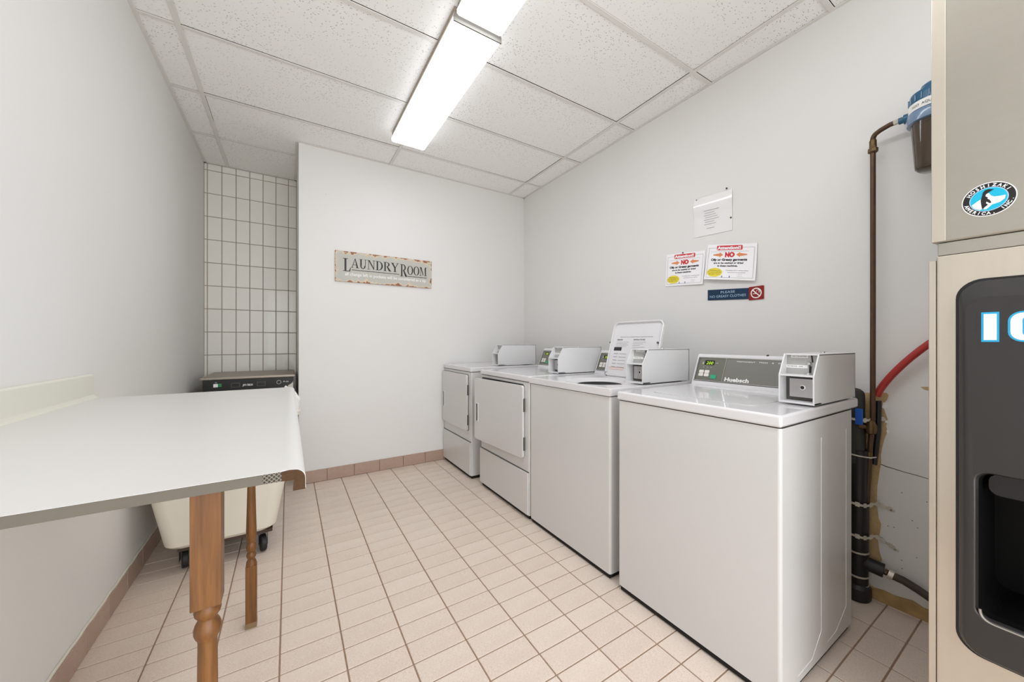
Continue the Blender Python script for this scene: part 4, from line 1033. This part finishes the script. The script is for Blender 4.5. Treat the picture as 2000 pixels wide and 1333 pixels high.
def attention(TL, TR, BR, BL, curl, label):
    fn = Sheet(TL, TR, BR, BL, curl)
    r = thing('notice', label, 'notice', (XR - 0.002, (TL[0] + TR[0]) / 2, (TL[1] + BL[1]) / 2), 'attention notices on the right wall')
    finish('paper', sheet_mesh(fn), M['paper'], r)
    W, Hh = fn.W, fn.H
    bm = bmesh.new()
    for a0, b0, a1, b1 in ((0.012, 0.012, W - 0.012, 0.0135), (0.012, Hh - 0.022, W - 0.012, Hh - 0.0205), (0.012, 0.012, 0.0135, Hh - 0.02), (W - 0.0135, 0.012, W - 0.012, Hh - 0.02)):
        add_rect(bm, fn, a0, b0, a1, b1, 0.0008, 6 if a1 - a0 > 0.1 else 1)
    finish('border_line', bm, M['greyink'], r, smooth=False)
    bm = bmesh.new(); add_slab(bm, fn, rrect(0.062, 0.215, Hh - 0.035, Hh - 0.008, 0.005, 3), 0.0004, 0.001); finish('title_banner', bm, M['redink'], r, smooth=False)
    lettering(fn, [dict(s='Attention!!', x=0.067, y=Hh - 0.030, h=0.017, width=0.142, bold=0.05, lift=0.0015)], M['paper'], r)
    lettering(fn, [dict(s='NO', x=0.115, y=Hh - 0.075, h=0.026, width=0.055, bold=0.07, lift=0.001)], M['redink'], r)
    lettering(fn, [dict(s='NO', x=0.115, y=Hh - 0.075, h=0.026, width=0.055, bold=0.0, lift=0.0013)], M['redink'], r)
    lettering(fn, [dict(s='Oily or Greasy garments', x=0.030, y=Hh - 0.098, h=0.013, width=0.215, bold=0.05, lift=0.001),
                   dict(s='are to be washed or dried', x=0.050, y=Hh - 0.116, h=0.0095, width=0.175, bold=0.04, lift=0.001),
                   dict(s='in these machines.', x=0.075, y=Hh - 0.133, h=0.0095, width=0.120, bold=0.04, lift=0.001),
                   dict(s='If tumbling with or washing, please', x=0.130, y=Hh - 0.158, h=0.005, width=0.125, lift=0.001), dict(s='call us prior to any queries', x=0.140, y=Hh - 0.170, h=0.005, width=0.10, lift=0.001)], M['ink'], r)
    lettering(fn, [dict(s='It is the law not to wash or dry oily or greasy items in here', x=0.025, y=Hh - 0.045, h=0.004, width=0.225, lift=0.001), dict(s='thank you', x=0.2, y=0.032, h=0.004, lift=0.001), dict(s='management', x=0.195, y=0.022, h=0.004, lift=0.001)], M['greyink'], r)
    bm = bmesh.new()
    for sx, x0 in ((1, 0.042), (-1, 0.243)):
        bm = bmesh.new()
        add_poly(bm, fn, [(x0, Hh - 0.066), (x0 + sx * 0.04, Hh - 0.072), (x0 + sx * 0.04, Hh - 0.078), (x0 + sx * 0.062, Hh - 0.063), (x0 + sx * 0.04, Hh - 0.048), (x0 + sx * 0.04, Hh - 0.054), (x0, Hh - 0.060)][::sx], 0.0009)
        finish('orange_arrow', bm, M['orangeink'], r, smooth=False)
    bm = bmesh.new(); add_poly(bm, fn, ell(0.062, 0.043, 0.048, 0.027, 28), 0.0009); finish('yellow_oval', bm, M['yellowink'], r, smooth=False)
    lettering(fn, [dict(s='Machines are', x=0.062, y=0.053, h=0.006, width=0.065, align='C', lift=0.0013), dict(s='not responsible for', x=0.062, y=0.042, h=0.006, width=0.085, align='C', lift=0.0013), dict(s='damaged items', x=0.062, y=0.031, h=0.006, width=0.07, align='C', lift=0.0013)], M['ink'], r)
    bm = bmesh.new(); add_rect(bm, fn, 0.108, 0.012, 0.113, 0.024, 0.0009); add_rect(bm, fn, 0.152, 0.012, 0.157, 0.024, 0.0009); add_rect(bm, fn, 0.113, 0.0125, 0.152, 0.0135, 0.0009); finish('blue_brackets', bm, M['blueink'], r, smooth=False)
    if TL[0] > 1.5: tack((TL[0] - 0.125, TL[1] - 0.012), r, 'ink')
    return r
attention((1.622, 1.733), (1.340, 1.706), (1.352, 1.497), (1.634, 1.517), lambda u, v: 0.001 + 0.010 * v * v * u, 'white attention notice with red NO, the left one of the pair')
attention((1.322, 1.735), (1.032, 1.683), (1.038, 1.474), (1.338, 1.524), lambda u, v: 0.004 + 0.022 * v * v * (0.35 + 0.65 * (1 - abs(u - 0.3))) , 'white attention notice with red NO, right of the pair and curling off the wall')
fn = Sheet((1.416, 2.043), (1.172, 2.031), (1.172, 1.79), (1.416, 1.80), lambda u, v: 0.001 + 0.010 * math.sin(PI * min(1, v * 2.2 + 0.0)) * (0.4 + 0.6 * (1 - u)) * (1 if v < 0.46 else 0))
nt = thing('sleeved_notice', 'faint grey typed notice in a clear glossy sleeve, topmost on right wall', 'notice', (XR - 0.002, 1.29, 1.92))
finish('sleeve', sheet_mesh(fn, 14), M['film'], nt)
bm = bmesh.new()
for k in range(7): add_rect(bm, fn, 0.068 + 0.006 * (k % 2), 0.150 - k * 0.014, 0.165 - 0.01 * ((k * 3) % 4), 0.1535 - k * 0.014, 0.0012, 4)
add_rect(bm, fn, 0.085, 0.040, 0.135, 0.044, 0.0012, 3)
tag(finish('typed_lines', bm, M['paleink'], nt, smooth=False), kind='stuff')
tack((1.398, 2.036), nt, 'greyink'); tack((1.205, 2.045), nt); tack((1.18, 1.865), nt, 'brass')

bs = thing('engraved_sign', 'blue engraved plastic sign asking for no greasy clothes', 'sign', (XR - 0.003, 1.2, 1.42))
fr = xz_frame(XR - 0.001, 1.324, 1.392)
bm = bmesh.new(); add_slab(bm, fr, [(0, 0), (0.246, -0.015), (0.246, 0.048), (0, 0.064)], 0, 0.003); finish('plate', bm, M['signblue'], bs, smooth=False)
def sk(a, b, l=0.0): return fr(a, b - a * 0.045, l)
lettering(sk, [dict(s='PLEASE', x=0.125, y=0.038, h=0.0135, width=0.085, align='C', lift=0.0036), dict(s='NO GREASY CLOTHES', x=0.122, y=0.014, h=0.014, width=0.215, align='C', lift=0.0036)], M['signtext'], bs)
ns = thing('no_smoking_sign', 'small red square sign with white crossed-out cigarette', 'sign', (XR - 0.003, 1.04, 1.405))
fr = xz_frame(XR - 0.001, 1.079, 1.365)
bm = bmesh.new(); add_slab(bm, fr, [(a, b + a * 0.02) for a, b in rrect(0, 0.080, 0.004, 0.079, 0.005, 4)], 0, 0.0032); finish('plate', bm, M['signred'], ns, smooth=False)
bm = bmesh.new(); add_ring(bm, fr, 0.040, 0.042, 0.029, 0.029, 0.0235, 0.0235, 0.0038, 32)
add_poly(bm, fr, [(0.0215, 0.064), (0.0180, 0.060), (0.0585, 0.0200), (0.062, 0.024)][::-1], 0.0040)
add_poly(bm, fr, [(0.022, 0.041), (0.044, 0.041), (0.040, 0.0375), (0.022, 0.0375)][::-1], 0.0037)
add_ring(bm, fr, 0.049, 0.052, 0.0075, 0.0075, 0.0058, 0.0058, 0.0037, 16, -60, 200); add_ring(bm, fr, 0.047, 0.050, 0.0125, 0.0125, 0.011, 0.011, 0.0037, 16, -50, 80)
finish('crossed_cigarette', bm, M['white'], ns, smooth=False)

# ------------------------------------------------------------------ laundry room sign
SX0, SX1, SZ0, SZ1 = 0.3225, 1.131, 1.640, 1.895
sg = thing('laundry_sign', 'distressed grey tin sign reading laundry room on the back wall', 'sign', ((SX0 + SX1) / 2, YB - 0.007, 1.64))
box('board', (SX0, YB - 0.014, SZ0), (SX1, YB - 0.001, SZ1), M['tinsign'], sg, 0.001)
fr = Plane((SX0, YB - 0.014, SZ0), (1, 0, 0), (0, 0, 1))
SW, SH = SX1 - SX0, SZ1 - SZ0
def glyph(ch):
    """polygons in a unit-high serif capital; returns (polys, advance)"""
    R = lambda x0, y0, x1, y1: [(x0, y0), (x1, y0), (x1, y1), (x0, y1)]
    def arc(cx, cy, rx, ry, ix, iy, a0, a1, n=14):
        out = []
        for k in range(n):
            A, B = math.radians(a0 + (a1 - a0) * k / n), math.radians(a0 + (a1 - a0) * (k + 1) / n)
            out.append([(cx + rx * math.cos(A), cy + ry * math.sin(A)), (cx + rx * math.cos(B), cy + ry * math.sin(B)), (cx + ix * math.cos(B), cy + iy * math.sin(B)), (cx + ix * math.cos(A), cy + iy * math.sin(A))])
        return out
    s = 0.045
    if ch == 'L': return [R(0, 0, .62, .05), R(0, .955, .42, 1), R(.12, .05, .29, .955), [(.50, .05), (.62, .05), (.66, .30), (.62, .30)]], .70
    if ch == 'A': return [[(.04, s), (.11, s), (.40, .93), (.36, 1.0)], [(.52, s), (.70, s), (.42, 1.0), (.36, 1.0)], R(.17, .30, .58, .35), R(-.04, 0, .20, s), R(.44, 0, .80, s)], .80
    if ch == 'U': return [R(.10, .33, .26, 1 - s), R(.60, .33, .66, 1 - s), R(0, 1 - s, .36, 1), R(.50, 1 - s, .76, 1)] + arc(.38, .33, .28, .35, .14, .28, 180, 360), .82
    if ch == 'N': return [R(.12, s, .18, .95), R(.68, 0.0, .74, 1 - s), [(.10, 1), (.68, 0), (.74, 0), (.74, .12), (.26, 1)], R(0, 1 - s, .2, 1), R(0, 0, .30, s), R(.56, 1 - s, .86, 1)], .90
    if ch == 'D': return [R(.10, 0, .26, 1), R(0, 0, .34, s), R(0, 1 - s, .34, 1)] + arc(.30, .5, .48, .5, .31, .45, -90, 90), .84
    if ch == 'R': return [R(.10, 0, .26, 1), R(0, 0, .36, s), R(0, 1 - s, .36, 1), [(.34, .50), (.50, .50), (.82, s), (.82, 0), (.60, 0)], R(.58, 0, .88, s)] + arc(.32, .74, .36, .26, .20, .21, -90, 90), .86
    if ch == 'Y': return [R(.34, 0, .50, .46), R(.22, 0, .62, s), [(.04, 1 - s), (.22, 1 - s), (.50, .46), (.34, .42)], [(.42, .46), (.48, .44), (.76, 1 - s), (.68, 1 - s)], R(-.04, 1 - s, .34, 1), R(.56, 1 - s, .86, 1)], .84
    if ch == 'O': return arc(.42, .5, .42, .52, .25, .47, 0, 360, 28), .90
    if ch == 'M': return [R(.10, s, .16, .95), R(.80, s, .96, 1), [(.10, 1), (.28, 1), (.56, .12), (.50, 0)], [(.50, 0), (.56, .12), (.82, 1), (.88, 1)], R(0, 0, .28, s), R(.68, 0, 1.08, s), R(0, 1 - s, .24, 1), R(.82, 1 - s, 1.08, 1)], 1.1
def word(bm, fn, s, x0, x1, y, h, lift):
    adv = [glyph(c)[1] for c in s]; tot = sum(adv); k = (x1 - x0) / tot; x = x0
    for c, a in zip(s, adv):
        for i, pl_ in enumerate(glyph(c)[0]): add_poly(bm, fn, [(x + p[0] * k, y + p[1] * h) for p in pl_], lift + 0.00002 * i)
        x += a * k
bm = bmesh.new()
word(bm, fr, 'L', 0.072 * SW, 0.150 * SW, 0.345 * SH, 0.425 * SH, 0.0008)
word(bm, fr, 'AUNDRY', 0.150 * SW, 0.628 * SW, 0.475 * SH, 0.315 * SH, 0.0008)
word(bm, fr, 'R', 0.645 * SW, 0.722 * SW, 0.345 * SH, 0.430 * SH, 0.0008)
word(bm, fr, 'OOM', 0.722 * SW, 0.945 * SW, 0.430 * SH, 0.315 * SH, 0.0008)
add_rect(bm, fr, 0.155 * SW, 0.395 * SH, 0.635 * SW, 0.415 * SH, 0.0008); add_rect(bm, fr, 0.725 * SW, 0.355 * SH, 0.945 * SW, 0.375 * SH, 0.0008)
bmesh.ops.recalc_face_normals(bm, faces=bm.faces)
finish('lettering', bm, M['black'], sg, smooth=False)
lettering(fr, [dict(s='all change left in pockets will be considered as a tip', x=0.09 * SW, y=0.21 * SH, h=0.026, width=0.84 * SW, lift=0.001, bold=0.01)], M['white'], sg)
